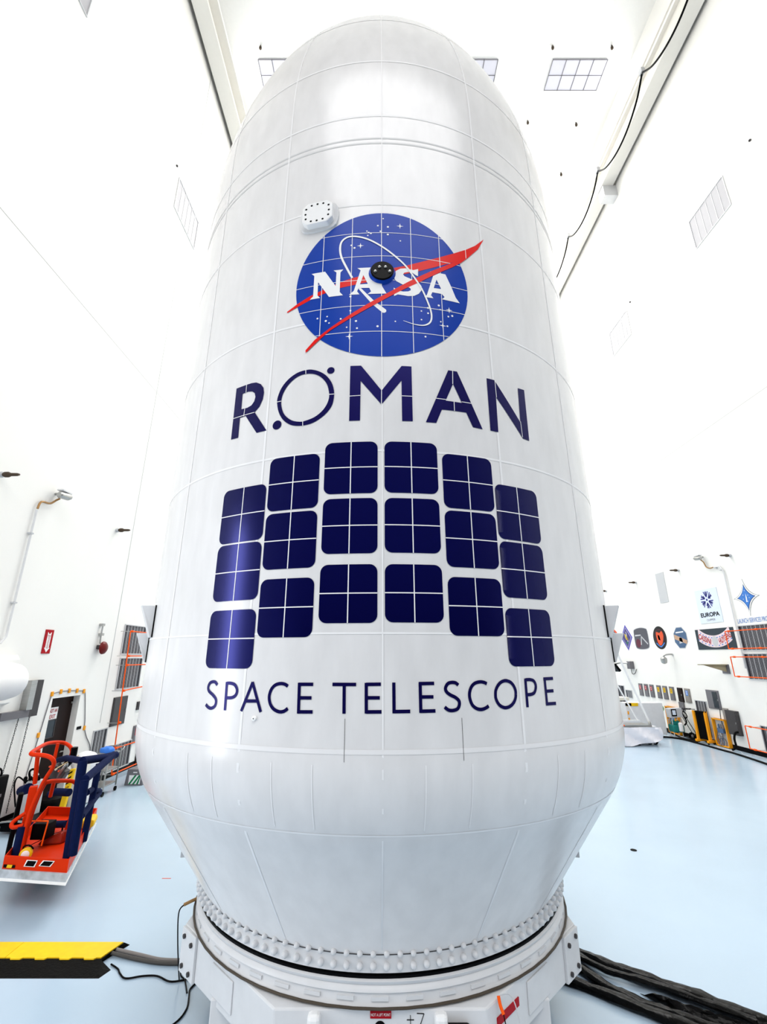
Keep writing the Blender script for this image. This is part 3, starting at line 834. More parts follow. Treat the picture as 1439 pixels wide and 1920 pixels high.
# lamps and brackets on the right wall
t = thing('dome_camera', 'silver dome camera on a curved arm below the posters', 'camera', (XR, 20.0, 3.1))
MB().tube([(XR, 20.0, 3.16), (XR - 0.15, 20.0, 3.17), (XR - 0.32, 20.05, 3.14), (XR - 0.36, 20.08, 3.05)], 0.035).build('arm', STEEL, t, smooth=True)
MB().lathe([(0.03, -0.2), (0.10, -0.16), (0.125, -0.08), (0.125, 0.02), (0.08, 0.07), (0.03, 0.09)], Matrix.Translation((XR - 0.36, 20.1, 2.98)), 20).build('dome', STEEL, t, smooth=True)
MB().lathe([(0.06, 0), (0.06, 0.02)], wallM('right', 20.0, 3.16), 16).build('wall_flange', WPAINT, t)

t = thing('flood_light', 'dark square flood light on a grey bracket near the white mast', 'flood light', (XR, 23.4, 2.65))
MB().boxm(Matrix.Translation((XR - 0.55, 24.0, 2.55)) @ Matrix.Rotation(math.radians(-35), 4, 'Y'), 0.12, 0.55, 0.42).build('lamp_head', BLACK, t, bevel=0.02)
MB().box(XR - 0.2, XR, 23.2, 23.5, 2.5, 2.85).build('junction_box', GREY, t, bevel=0.01)
m = MB()
m.tube([(XR - 0.1, 23.35, 2.75), (XR - 0.4, 23.7, 2.78), (XR - 0.52, 23.95, 2.72)], 0.035)
m.build('arm', STEEL, t, smooth=True)
MB().tube([(XR - 0.05, 22.95, 2.5), (XR - 0.05, 23.15, 2.3), (XR - 0.1, 23.3, 2.28), (XR - 0.1, 23.35, 2.5)], 0.014).build('cord', BLACK, t)

t = thing('wall_bracket', 'triangular tan steel bracket sticking out of the right wall', 'bracket', (XR, 17.05, 2.68))
MB().box(XR - 0.03, XR, 16.9, 17.25, 2.5, 2.82).build('back_plate', GREY, t)
MB().prism([(0, 0.11), (0.85, 0.13), (0, -0.12)], Matrix(((-1, 0, 0, XR - 0.03), (0, 0, 1, 17.02), (0, 1, 0, 2.68), (0, 0, 0, 1))), 0.03).build('gusset', mat('tan steel', (0.36, 0.31, 0.2), 0.5), t)
MB().box(XR - 0.95, XR - 0.03, 16.94, 17.14, 2.79, 2.82).build('shelf_arm', mat('tan steel', (0.36, 0.31, 0.2), 0.5), t)

# electrical panels of the right wall
for i, (y, sg, cn) in enumerate(((22.9, SIGNRED, 'red'), (22.44, SIGNRED, 'red'), (21.99, SIGNRED, 'red'), (21.44, YEL, 'yellow'), (20.99, YEL, 'yellow'), (20.51, YEL, 'yellow'))):
    pos = ('farthest left', 'middle', 'rightmost')[i % 3]
    cabinet('right', y - 0.15, y + 0.15, 1.32, 1.86, 'grey electrical panel with a %s label, %s of the three %s ones' % (cn, pos, cn), GREY, 'electrical_panel', sign=sg, group='labelled electrical panels')
cabinet('right', 19.33, 19.66, 1.32, 1.85, 'grey electrical panel with a blue label', mat('warm grey steel', (0.27, 0.25, 0.23), 0.45), 'electrical_panel', sign=BLUET)
cabinet('right', 19.79, 20.12, 1.31, 1.85, 'almost black open recess between yellow and blue labelled panels', BROWN, 'electrical_panel')
cabinet('right', 19.84, 20.18, 0.98, 1.30, 'short grey cabinet right under the black recess', GREY)
cabinet('right', 17.4, 17.68, 0.66, 1.32, 'brownish grey cabinet right of the control window', mat('warm grey steel', (0.27, 0.25, 0.23), 0.45))
t = cabinet('right', 16.93, 17.45, 0.5, 1.28, 'large dark cabinet with a thick black hose coming out of it', DGREY, 'hose_cabinet', d=0.12)
MB().tube([(XR - 0.13, 17.0, 0.62), (XR - 0.25, 16.98, 0.58), (XR - 0.3, 17.0, 0.4), (XR - 0.26, 17.05, 0.15), (XR - 0.3, 17.2, 0.04)], 0.035).build('hose', RUBBER, t, smooth=True)
t = cabinet('right', 17.71, 18.37, 1.24, 1.89, 'square control window, light left half and black right half', GREY, 'control_window', cat='wall window')
MB().box(XR - 0.055, XR - 0.045, 17.78, 18.02, 1.29, 1.84).build('dark_pane', GLASSD, t)
MB().tube([(XR - 0.06, 17.75, 1.26), (XR - 0.1, 17.74, 1.0), (XR - 0.08, 17.76, 0.7), (XR - 0.06, 17.8, 0.5)], 0.012).build('cord', BLACK, t)

# ------------------------------------------------------------------ ceiling fixtures and crane runways
for xa, xb, lb in ((8.5, 11.2, 'pale eight-pane ceiling light on the right, clear of the fairing'), (3.1, 5.8, 'ceiling light half hidden by the right side of the fairing top'), (-6.0, -3.3, 'ceiling light half hidden by the left side of the fairing top')):
    t = thing('ceiling_light', lb, 'ceiling light', ((xa + xb) / 2, 15.0, ZC), 'ceiling lights')
    MB().box(xa, xb, 14.4, 15.66, ZC - 0.08, ZC).build('diffuser', PANEL, t)
    m = MB()
    for i in range(5):
        x = xa + (xb - xa) * i / 4
        m.box(x - 0.015, x + 0.015, 14.38, 15.68, ZC - 0.1, ZC - 0.08)
    for i in range(3):
        y = 14.4 + 0.63 * i
        m.box(xa, xb, y - 0.012, y + 0.012, ZC - 0.1, ZC - 0.08)
    m.build('frame', GREY, t)
for x, y, lb in ((3.6, 13.9, 'dark ceiling sprinkler above the half hidden right ceiling light'), (8.3, 13.9, 'dark ceiling sprinkler above the left end of the clear ceiling light'), (11.15, 13.9, 'dark ceiling sprinkler above the right end of the clear ceiling light'),
                 (-5.75, 13.9, 'dark ceiling sprinkler above the left ceiling light'), (8.1, 17.1, 'dark ceiling sprinkler in the middle of the ceiling, left one'), (10.8, 17.2, 'dark ceiling sprinkler in the middle of the ceiling, right one'), (11.0, 19.9, 'dark ceiling sprinkler close to the crane runway')):
    o = MB().lathe([(0.04, -0.26), (0.065, -0.22), (0.06, -0.1), (0.03, -0.06), (0.03, 0)], Matrix.Translation((x, y, ZC)), 12).build('ceiling_sprinkler', BRONZE, smooth=True)
    tag(o, lb, 'sprinkler', 'ceiling sprinklers')
for side, y, z, lb in (('right', 10.6, 19.5, 'small ring fitting high on the right wall near the photo edge'), ('right', 18.1, 19.75, 'small ring fitting above the smaller right wall filter'), ('left', 11.6, 19.75, 'small ring fitting above the left wall filter')):
    o = MB().lathe([(0.035, 0), (0.045, 0.03), (0.025, 0.05), (0.015, 0.02)], wallM(side, y, z), 14).build('ring_fitting', DGREY, smooth=True)
    tag(o, lb, 'fitting')

RUN = mat('runway cream paint', (0.85, 0.83, 0.78), 0.45)
for side in ('left', 'right'):
    X = XL if side == 'left' else XR
    d = 1 if side == 'left' else -1
    t = thing('crane_runway', 'long white crane runway beam with wall brackets along the %s wall' % side, 'crane beam', (X, 15, 26.6))
    a, b = sorted((X + d * 0.35, X + d * 0.42))
    m = MB()
    m.box(a, b, -4.5, 33.8, 26.7, 28.0)
    a, b = sorted((X + d * 0.15, X + d * 0.75))
    m.box(a, b, -4.5, 33.8, 26.6, 26.7)
    m.box(a, b, -4.5, 33.8, 28.0, 28.1)
    m.build('girder', RUN, t)
    a, b = sorted((X + d * 0.4, X + d * 0.5))
    MB().box(a, b, -4.5, 33.8, 28.1, 28.25).build('rail', LGREY, t)
    for y in (1.6, 9.6, 17.6, 25.6, 33):
        a, b = sorted((X, X + d * 0.7))
        MB().box(a, b, y - 0.25, y + 0.25, 25.9, 26.6).build('bracket', WPAINT, t)
    a, b = sorted((X + d * 0.95, X + d * 1.0))
    MB().box(a, b, -4.5, 33.8, 27.15, 27.3).build('conductor_bar', RUN, t)
t = thing('festoon_cable', 'black festoon cable looping along the right crane runway', 'cable', (11.3, 15, 27.0))
ys = [4.8, 8.8, 12.8, 16.96, 20.8, 25.0]
for a, b in zip(ys, ys[1:]):
    MB().tube([(11.3, a + (b - a) * k / 8, 27.05 - 1.1 * (1 - (2 * k / 8 - 1) ** 2) ** 0.8 * (0.8 if a > 15 else 1)) for k in range(9)], 0.04).build('cable_loop', BLACK, t, smooth=True)
for y in ys:
    MB().box(11.22, 11.38, y - 0.1, y + 0.1, 27.0, 27.25).build('trolley', LGREY, t)

# ------------------------------------------------------------------ payload fairing
fair = thing('payload_fairing', 'giant white rocket payload fairing with mission logos standing on its white stand', 'rocket fairing', (AX, AY, AZ - 2.17))
MB().lathe([(r, AZ + u) for r, u in PROF], Matrix.Translation((AX, AY, 0)), 200, cap=False).build('shell', SHELL, fair, smooth=True)

def ring_tape(u, wdt, s0=-8.2, s1=8.2, off=0.002):
    m = MB()
    n = 160
    for i in range(n):
        a, b = s0 + (s1 - s0) * i / n, s0 + (s1 - s0) * (i + 1) / n
        r0, r1 = rad(u - wdt / 2), rad(u + wdt / 2)
        m.add([cyl(a, u - wdt / 2, off, r0), cyl(b, u - wdt / 2, off, r0), cyl(b, u + wdt / 2, off, r1), cyl(a, u + wdt / 2, off, r1)], [(0, 1, 2, 3)])
    return m


def vert_tape(s, u0, u1, wdt, off=0.002):
    m = MB()
    n = 60
    for i in range(n):
        a, b = u0 + (u1 - u0) * i / n, u0 + (u1 - u0) * (i + 1) / n
        ra, rb = rad(a), rad(b)
        m.add([cyl(s - wdt / 2, a, off, ra), cyl(s + wdt / 2, a, off, ra), cyl(s + wdt / 2, b, off, rb), cyl(s - wdt / 2, b, off, rb)], [(0, 1, 2, 3)])
    return m


# s is measured at r = 2.6, cyl() uses angle s / 2.6 at any radius
SOFT = mat('soft seam paint', (0.83, 0.82, 0.825), 0.3, spec=0.5)
for u, wd in ((0.154, 0.014), (1.565, 0.018), (2.86, 0.02), (4.2, 0.02), (5.46, 0.024), (6.42, 0.03), (7.8, 0.03), (-0.60, 0.03), (-1.11, 0.012)):
    ring_tape(u, wd).build('ring_seam', SOFT if u == -0.60 else TAPE, fair, smooth=True)
for k in range(-7, 9):
    s = 0.018 + k * 1.021
    m = vert_tape(s, -2.0, 10.6, 0.011 if k == 0 else 0.020)
    m.build('upright_seam', TAPE, fair, smooth=True)
for s in (-0.74, -0.47 + 0.02, 0.30, 0.62, -1.24, -1.5, 1.34, 1.66):
    vert_tape(s, -1.08, -0.68, 0.008).build('short_seam', TAPE, fair, smooth=True)
m = MB()
for s in (-0.235, 0.56):
    mm = vert_tape(s, -0.66, -0.4, 0.003, 0.0025)
    m.add(mm.v, mm.f)
m.build('hairline_scratch', DGREY, fair)
SMU = mat('faint grey smudge', (0.66, 0.665, 0.67), 0.4)
for u in (5.05, 5.12):
    ring_tape(u, 0.022, -3.4, 3.4, 0.0015).build('faint_band', SMU, fair, smooth=True)
# dark line where the boat tail meets the bolted flange
ring_tape(-2.035, 0.006, off=0.003).build('flange_line', DGREY, fair)

# bolted flange: every bolt is a cap above a cap
def bolt_mesh(r):
    m = MB()
    return m.lathe([(r * 0.8, -0.01), (r, 0.006), (r, 0.022), (r * 0.7, 0.034), (r * 0.3, 0.038)], Matrix.Rotation(PI / 2, 4, 'X'), 10)


BM = []
for r in (0.020, 0.023):
    b0 = bolt_mesh(r).build('bolt', WPAINT, smooth=True)
    BM.append(b0.data)
    bpy.data.objects.remove(b0)
NB = 122
order = sorted(range(NB), key=lambda k: abs(((k + 0.5) / NB * 2 * PI + PI) % (2 * PI) - PI))
rest = MB()
for i, k in enumerate(order):
    a = (k + 0.5) / NB * 2 * PI
    for j, dz in enumerate((0.0, -0.072)):
        M = Matrix.Translation((AX + 1.85 * math.sin(a), AY - 1.85 * math.cos(a), AZ - 2.025 + dz)) @ Matrix.Rotation(a, 4, 'Z')
        if i < 49:
            o = bpy.data.objects.new('bolt', BM[j])
            COL.objects.link(o)
            o.parent = fair
            o.matrix_parent_inverse = parent_inv(fair)
            o.matrix_basis = M
        else:
            q = bolt_mesh(0.021)
            rest.add([M @ Vector(v) for v in q.v], q.f)
o = rest.build('rear_bolts', WPAINT, fair, smooth=True)
o['kind'] = 'stuff'

# --- round blue emblem
EC, ER = (0.0195, 3.266), 0.817
decal('emblem_disc', [[disc(EC[0], EC[1], ER, 96)]], 0.003, BLUE, fair)
decal('emblem_red_wing', [[RED_UP]], 0.0045, RED, fair)
decal('emblem_orbit', stroke_polys(ORBIT_LOW, lambda t: 0.046 - 0.026 * t) + [[disc(ORBIT_LOW[0][0], ORBIT_LOW[0][1], 0.023, 14)]], 0.0040, WHITE, fair)
for nm, lp in (('N_', [N_]), ('A_', [A_, A_HOLE]), ('S_', [S_]), ('A2_', [A2_, A2_HOLE])):
    decal('emblem_letter', [lp], 0.0055, WHITE, fair)
decal('emblem_red_wing', [[RED_LOW]], 0.0065, RED, fair)
decal('emblem_orbit', stroke_polys(ORBIT_TOP, lambda t: 0.020 * (1 - 0.3 * t) * (1 - max(0, t - 0.86) * 5.5)), 0.0075, WHITE, fair)
decal('emblem_stars', [[disc(x, y, 0.0075 + 0.003 * ((i * 7) % 3) / 2, 10)] for i, (x, y) in enumerate(DOTS)], 0.0042, WHITE, fair)
for x, y in SPARKS:
    decal('emblem_spark', [[[(x + r * math.sin(a), y + r * math.cos(a)) for a, r in ((k * PI / 4, 0.034 if k % 2 == 0 else 0.008) for k in range(8))]]], 0.0042, WHITE, fair)
g = []
for x in GRIDV:
    h = math.sqrt(max(ER ** 2 - (x - EC[0]) ** 2, 0))
    g.append([[(x - 0.003, EC[1] - h), (x + 0.003, EC[1] - h), (x + 0.003, EC[1] + h), (x - 0.003, EC[1] + h)]])
g.append([[(0.843, 3.66), (0.849, 3.66), (0.849, 3.79), (0.843, 3.79)]])
for y in GRIDH:
    h = math.sqrt(max(ER ** 2 - (y - EC[1]) ** 2, 0))
    g.append([[(EC[0] - h, y - 0.0028), (EC[0] + h, y - 0.0028), (EC[0] + h, y + 0.0028), (EC[0] - h, y + 0.0028)]])
decal('emblem_grid_gaps', g, 0.0052, TAPE, fair)

# --- big word
for lp in ([ROMAN_R, ROMAN_R_HOLE], [smooth_loop(ROMAN_O), smooth_loop(ROMAN_O_HOLE)], [ROMAN_M], [ROMAN_A, ROMAN_A_HOLE], [ROMAN_N]):
    if lp[0] is ROMAN_R:
        pass
    decal('large_letter', [lp], 0.003, NAVY, fair)
for (x, y), r in zip(ROMAN_DOTS, (0.033, 0.043)):
    decal('orbit_dot', [[disc(x, y, r, 24)]], 0.003, NAVY, fair)
for c in CUTS:
    decal('letter_gap', stroke_polys(c, 0.006, False), 0.0045, TAPE, fair)

# --- square cells
TILES = [(-0.445, -0.019, (1.202, 1.643), (0.727, 1.162), (0.223, 0.645)), (0.035, 0.462, (1.206, 1.643), (0.732, 1.162), (0.227, 0.645)),
         (-0.929, -0.487, (1.099, 1.560), (0.629, 1.077), (0.128, 0.555)), (0.502, 0.943, (1.100, 1.561), (0.635, 1.079), (0.138, 0.560)),
         (-1.408, -0.949, (0.877, 1.348), (0.409, 0.863), (-0.088, 0.338)), (0.960, 1.412, (0.884, 1.349), (0.425, 0.866), (-0.073, 0.346))]
def rrect(x0, x1, y0, y1, r):
    P = []
    for cx, cy, a0 in ((x1 - r, y0 + r, -90), (x1 - r, y1 - r, 0), (x0 + r, y1 - r, 90), (x0 + r, y0 + r, 180)):
        for k in range(7):
            a = math.radians(a0 + 15 * k)
            P.append((cx + r * math.cos(a), cy + r * math.sin(a)))
    return P
for x0, x1, *rows in TILES:
    for y0, y1 in rows:
        q = decal('square_cell', [[rrect(x0, x1, y0, y1, 0.058)]], 0.003, NAVY2, fair)
        xm, ym = (x0 + x1) / 2, (y0 + y1) / 2
        decal('cell_gap_cross', [[[(xm - 0.004, y0), (xm + 0.004, y0), (xm + 0.004, y1), (xm - 0.004, y1)]], [[(x0, ym - 0.004), (x1, ym - 0.004), (x1, ym + 0.004), (x0, ym + 0.004)]]], 0.0045, TAPE, q)

# --- small words
for ch, strokes in WORDS:
    P = []
    for st in strokes:
        P += stroke_polys(st, 0.0225)
    decal('small_letter', P, 0.003, NAVY, fair)

# --- access cover, sensor, cap
def skin_frame(s, u, off=0.0):
    p = s / R
    r = rad(u) + off
    return Matrix.Translation((AX + r * math.sin(p), AY - r * math.cos(p), AZ + u)) @ Matrix.Rotation(p, 4, 'Z') @ FRONT


M = skin_frame(-0.60, 4.10)
oct_ = lambda a, b, c: [(-a + c, -b), (a - c, -b), (a, -b + c), (a, b - c), (a - c, b), (-a + c, b), (-a, b - c), (-a, -b + c)]
MB().prism(smooth_loop([(x * 1.28, y * 1.28) for x, y in oct_(0.15, 0.13, 0.06)]), M @ Matrix.Translation((0, 0, -0.03)), 0.045).build('access_cover_collar', WPAINT, fair, bevel=0.012)
acc = MB().prism(oct_(0.155, 0.135, 0.05), M @ Matrix.Translation((0, 0, 0.0)), 0.07).build('access_cover', WHITE, fair, bevel=0.01)
for x, y in ((-0.06, 0.1), (0.0, 0.105), (0.06, 0.1), (0.115, 0.065), (0.12, 0.0), (0.115, -0.06), (0.06, -0.1), (0, -0.105), (-0.06, -0.1), (-0.115, -0.06), (-0.12, 0.0), (-0.115, 0.065)):
    MB().prism(disc(x, y, 0.011, 10), M @ Matrix.Translation((0, 0, 0.0695)), 0.002).build('screw_hole', BLACK, acc)
M = skin_frame(0.0196, 3.349)
MB().lathe([(0.115, 0.0), (0.125, 0.002), (0.112, 0.02), (0.108, 0.03)], M, 32).build('sensor_base_ring', mat('blue vinyl', (0, 0, 0)), fair, smooth=True)
sen = MB().lathe([(0.106, 0.0), (0.106, 0.035), (0.098, 0.042)], M, 32).build('sensor_plate', BLACK, fair, smooth=True)
for x, y in ((-0.063, -0.02), (-0.025, 0.03), (0.03, 0.03), (0.068, -0.02)):
    MB().lathe([(0.014, 0.04), (0.014, 0.05), (0.006, 0.058)], M @ Matrix.Translation((x, y, 0)), 12).build('sensor_stud', STEEL, sen, smooth=True)
M = skin_frame(-0.895, -0.415)
cap = MB().lathe([(0.018, 0.0), (0.016, 0.012), (0.006, 0.014)], M, 14).build('plug_cap', WHITE, fair, smooth=True)
MB().prism(disc(0, 0, 0.004, 8), M @ Matrix.Translation((0, 0, 0.0145)), 0.001).build('plug_hole', BLACK, cap)

# --- wedge shaped covers on both sides
for sg in (-1, 1):
    for deg, u1, u0 in ((59, 0.47, 0.17), (65, 0.22, -0.06)):
        M = skin_frame(sg * math.radians(deg) * R, 0)
        # x tangential, y up, z out
        w0 = 0.09
        p = [(-w0, u0, -0.03), (w0, u0, -0.03), (w0, u0, 0.02), (-w0, u0, 0.02), (-w0, u1, -0.03), (w0, u1, -0.03), (w0 * 0.6, u1, 0.125), (-w0 * 0.6, u1, 0.125)]
        mm = MB()
        mm.add([M @ Vector(q) for q in p], [(0, 3, 2, 1), (4, 5, 6, 7), (0, 1, 5, 4), (1, 2, 6, 5), (2, 3, 7, 6), (3, 0, 4, 7)])
        c = mm.build('wedge_cover', WPAINT, fair, bevel=0.006)
        xs = (-w0 - 0.035) if sg > 0 else (w0 + 0.005)
        MB().add([M @ Vector(q) for q in ((xs, u0, -0.02), (xs + 0.03, u0, -0.02), (xs + 0.03, u0, 0.008), (xs, u0, 0.008), (xs, u1, -0.02), (xs + 0.03, u1, -0.02), (xs + 0.03, u1, 0.008), (xs, u1, 0.008))],
                 [(0, 3, 2, 1), (4, 5, 6, 7), (0, 1, 5, 4), (1, 2, 6, 5), (2, 3, 7, 6), (3, 0, 4, 7)]).build('black_gap_strip', BLACK, c)
    M = skin_frame(sg * math.radians(74) * R, -1.84)
    MB().boxm(M @ Matrix.Translation((0, 0, 0.03)), 0.16, 0.09, 0.10).build('edge_tab', LGREY, fair, bevel=0.004)
    M = skin_frame(sg * math.radians(70) * R, -1.99)
    MB().boxm(M @ Matrix.Translation((0, 0, 0.005)), 0.22, 0.02, 0.02).build('edge_latch', DGREY, fair)

# ------------------------------------------------------------------ support stand
st = thing('support_stand', 'white octagonal steel stand with round ring carrying the fairing', 'stand', (AX, AY, 0))
CM = Matrix.Translation((AX, AY, 0))
MB().lathe([(1.80, 0.94), (1.845, 0.94), (1.845, 0.90), (1.80, 0.90)], CM, 160, cap=False).build('black_gap_strip', BLACK, st, smooth=True)  # black band standing in for the dark gap between fairing and ring
MB().lathe([(1.70, 0.80), (1.70, 0.925), (1.845, 0.925), (1.86, 0.915), (1.855, 0.90), (1.845, 0.89), (1.865, 0.875), (1.87, 0.86), (1.855, 0.85), (1.86, 0.80), (1.88, 0.77), (1.70, 0.77)], CM, 160, cap=False).build('ring', WPAINT, st, smooth=True)
lug0 = MB().boxm(Matrix(), 0.12, 0.014, 0.022).build('ring_lug', WPAINT)
lme = lug0.data
bpy.data.objects.remove(lug0)
for k in range(48):
    o = bpy.data.objects.new('ring_lug', lme)
    COL.objects.link(o)
    o.parent = st
    o.matrix_parent_inverse = parent_inv(st)
    o.matrix_basis = CM @ Matrix.Rotation(2 * PI * k / 48, 4, 'Z') @ Matrix.Translation((0, -1.862, 0.825))
MB().tube([(AX + 1.885 * math.cos(2 * PI * k / 64), AY + 1.885 * math.sin(2 * PI * k / 64), 0.782) for k in range(64)], 0.009, n=8, smooth=False, closed=True).build('ring_cable', mat('brown cable', (0.07, 0.055, 0.04), 0.5), st, smooth=True)
OCT = [(-0.74, 4.04), (0.74, 4.04), (1.78, 5.08), (1.78, 6.7), (0.74, 7.74), (-0.74, 7.74), (-1.78, 6.7), (-1.78, 5.08)]
INN = [(x * 0.82, AY + (y - AY) * 0.82) for x, y in OCT]
m = MB()
n = 8
vs = [(x, y, 0.765) for x, y in OCT] + [(x, y, 0.765) for x, y in INN] + [(x, y, 0.44) for x, y in OCT] + [(x, y, 0.44) for x, y in INN]
fs = []
for i in range(n):
    j = (i + 1) % n
    fs += [(i, j, n + j, n + i), (2 * n + j, 2 * n + i, 3 * n + i, 3 * n + j), (2 * n + i, 2 * n + j, j, i), (n + i, n + j, 3 * n + j, 3 * n + i)]
m.add(vs, fs)
m.build('octagon_frame', WPAINT, st, bevel=0.012)
for a, b in ((-1, -1), (1, -1), (1, 1), (-1, 1)):
    x, y = a * 1.18, AY + b * 1.12
    lg = MB().box(x - 0.17, x + 0.17, y - 0.17, y + 0.17, 0.13, 0.5).build('leg', WPAINT, st, bevel=0.012)
    MB().box(x - 0.19, x + 0.19, y - 0.19, y + 0.19, 0.11, 0.135).build('foot_plate', WPAINT, lg)
    MB().box(x - 0.24, x + 0.24, y - 0.2, y + 0.2, 0.0, 0.11).build('green_skid', GREEN, lg, bevel=0.01)
# bolted end plates on the front diagonals
for sg in (-1, 1):
    d = Vector((sg * (1.78 - 0.74), 5.08 - 4.04, 0)).normalized()
    nrm = Vector((sg * 1, -1, 0)).normalized()
    c = Vector((sg * 1.78, 5.08, 0.6)) - d * 0.14 + nrm * 0.012
    M = Matrix((( d.x, 0, nrm.x, c.x), (d.y, 0, nrm.y, c.y), (0, 1, 0, c.z), (0, 0, 0, 1)))
    pl = MB().boxm(M, 0.27, 0.32, 0.024).build('end_plate', WPAINT, st, bevel=0.004)
    for x, y in ((-0.07, 0.09), (0.07, 0.11), (-0.07, -0.11), (0.07, -0.1)):
        MB().lathe([(0.018, 0.01), (0.018, 0.03), (0.012, 0.032)], M @ Matrix.Translation((x, y, 0)), 6).build('hex_bolt', DGREY, pl)
    # raised panel and red strip on the diagonals
    c2 = Vector((sg * 1.25, 4.55, 0.6)) + nrm * 0.006
    M2 = Matrix(((d.x, 0, nrm.x, c2.x), (d.y, 0, nrm.y, c2.y), (0, 1, 0, c2.z), (0, 0, 0, 1)))
    MB().boxm(M2, 0.34, 0.2, 0.012).build('raised_panel', WPAINT, st, bevel=0.004)
    if sg > 0:
        c3 = Vector((0.93, 4.23, 0.64)) + nrm * 0.004
        M3 = Matrix(((d.x, 0, nrm.x, c3.x), (d.y, 0, nrm.y, c3.y), (0, 1, 0, c3.z), (0, 0, 0, 1)))
        MB().boxm(M3, 0.3, 0.05, 0.008).build('red_strip', SIGNRED, st)
# front face details
q = MB().box(-0.068, 0.078, 4.033, 4.04, 0.715, 0.755).build('sign_plate', SIGNRED, st)
text('sign_lettering', 'NOT A LIFT POINT', Matrix.Translation((0.005, 4.033, 0.737)) @ FRONT, 0.016, WHITE, q, 0.135)
mk = MB()
for a, b in (((0.185, 0.705), (0.235, 0.705)), ((0.21, 0.73), (0.21, 0.68)), ((0.255, 0.74), (0.305, 0.738)), ((0.305, 0.738), (0.26, 0.64))):
    mk.bar((a[0], 4.039, a[1]), (b[0], 4.039, b[1]), 0.004, 0.004)
mk.build('marker_writing', BLACK, st)
MB().lathe([(0.04, 0), (0.04, 0.004)], Matrix.Translation((0.0, 4.04, 0.66)) @ FRONT, 24).build('dark_hole', BLACK, st)
MB().box(0.42, 0.62, 3.96, 4.04, 0.5, 0.70).build('black_box', BLACK, st, bevel=0.02)
for x in (-0.455, 0.42):
    l = MB().box(x - 0.045, x + 0.045, 3.98, 4.06, 0.62, 0.755).build('lift_lug', WHITE, st, bevel=0.025)
    if x < 0:
        MB().tube([(x + 0.035 * math.cos(a), 3.975, 0.64 + 0.035 * math.sin(a)) for a in [2 * PI * k / 12 for k in range(12)]], 0.012, closed=True, smooth=False).build('shackle', GOLD, l, smooth=True)

# grounding clips
t = thing('ground_clip', 'orange clip with thin wires hanging on the right front of the stand', 'cable clip', (0.86, 4.15, 0.75))
MB().tube([(0.845, 4.12, 0.79), (0.85, 4.1, 0.75), (0.865, 4.08, 0.71)], 0.012).build('clip', ORANGE, t, smooth=True)
MB().tube([(0.865, 4.08, 0.71), (0.88, 4.06, 0.6), (0.88, 4.06, 0.4), (0.87, 4.05, 0.05)], 0.004).build('wire', BLACK, t)
MB().tube([(0.845, 4.12, 0.79), (0.93, 4.13, 0.79), (0.97, 4.1, 0.7), (0.98, 4.07, 0.5), (0.99, 4.05, 0.05)], 0.004).build('wire', LGREY, t)
t = thing('ground_clip', 'orange brown clip with a black lead at the left rim of the stand ring', 'cable clip', (-1.8, 5.3, 0.8))
MB().tube([(-1.80, 5.45, 0.81), (-1.86, 5.40, 0.80), (-1.92, 5.38, 0.78)], 0.014).build('clip', GOLD, t, smooth=True)
MB().tube([(-1.92, 5.38, 0.78), (-1.97, 5.4, 0.7), (-1.98, 5.5, 0.4), (-2.0, 5.7, 0.02)], 0.006).build('lead', BLACK, t)

# ------------------------------------------------------------------ cable ramp and floor cables
t = thing('cable_ramp', 'yellow and black cable protector ramp lying on the floor at the left', 'cable ramp', (-3.7, 6.05, 0))
def lp(pts, z0, z1, m0, nm, par, bev=0.004):
    m = MB()
    m.prism(pts, Matrix.Translation((0, 0, z0)), z1 - z0)
    return m.build(nm, m0, par, bevel=bev)
m = MB()
m.add([(-5.6, 5.77, 0.0), (-2.84, 5.77, 0.0), (-2.79, 5.9, 0.0), (-2.98, 5.97, 0), (-2.82, 6.33, 0), (-5.6, 6.33, 0),
       (-5.6, 5.98, 0.045), (-2.95, 5.98, 0.045), (-2.95, 5.98, 0.045), (-2.95, 5.98, 0.045), (-2.86, 6.28, 0.045), (-5.6, 6.28, 0.045)],
      [(5, 4, 3, 2, 1, 0), (0, 1, 7, 6), (1, 2, 7), (2, 3, 7), (3, 4, 10, 7), (4, 5, 11, 10), (5, 0, 6, 11), (6, 7, 10, 11)])
m.build('rubber_base', RUBBER, t)
for x0, x1, nm in ((-5.6, -3.98, 'lid'), (-3.975, -2.9, 'lid')):
    P = [(x0, 6.0), (x1 if x1 > -3 else x1, 6.0)]
    xe = x1
    teeth = []
    x = x0 + 0.05
    while x < xe - 0.1:
        teeth += [(x, 6.0), (x + 0.02, 5.975), (x + 0.12, 5.975), (x + 0.14, 6.0)]
        x += 0.26
    slant = 0.06 if x1 > -3 else 0.0
    lp([(x0, 6.0)] + teeth + [(xe - slant, 6.0), (xe + (0.03 if slant else 0), 6.27), (x0, 6.27)], 0.045, 0.056, YEL, nm, t, 0.0)
t = tag(MB().tube([(-2.95, 6.2, 0.03), (-2.57, 6.1, 0.02), (-2.34, 6.03, 0.02), (-2.1, 6.02, 0.02), (-1.9, 6.04, 0.03), (-1.7, 6.1, 0.1)], 0.018).build('power_cable', CABLEG, smooth=True), 'grey brown cable nearer the wall side, from yellow ramp to the stand', 'cable', 'cables from the yellow ramp')
tag(MB().tube([(-2.97, 6.14, 0.03), (-2.6, 6.04, 0.02), (-2.34, 5.98, 0.02), (-2.1, 5.97, 0.02), (-1.9, 6.0, 0.03), (-1.7, 6.05, 0.1)], 0.018).build('power_cable', mat('dark sheath', (0.06, 0.055, 0.05), 0.5), smooth=True), 'dark cable nearer the camera of the pair from yellow ramp to stand', 'cable', 'cables from the yellow ramp')
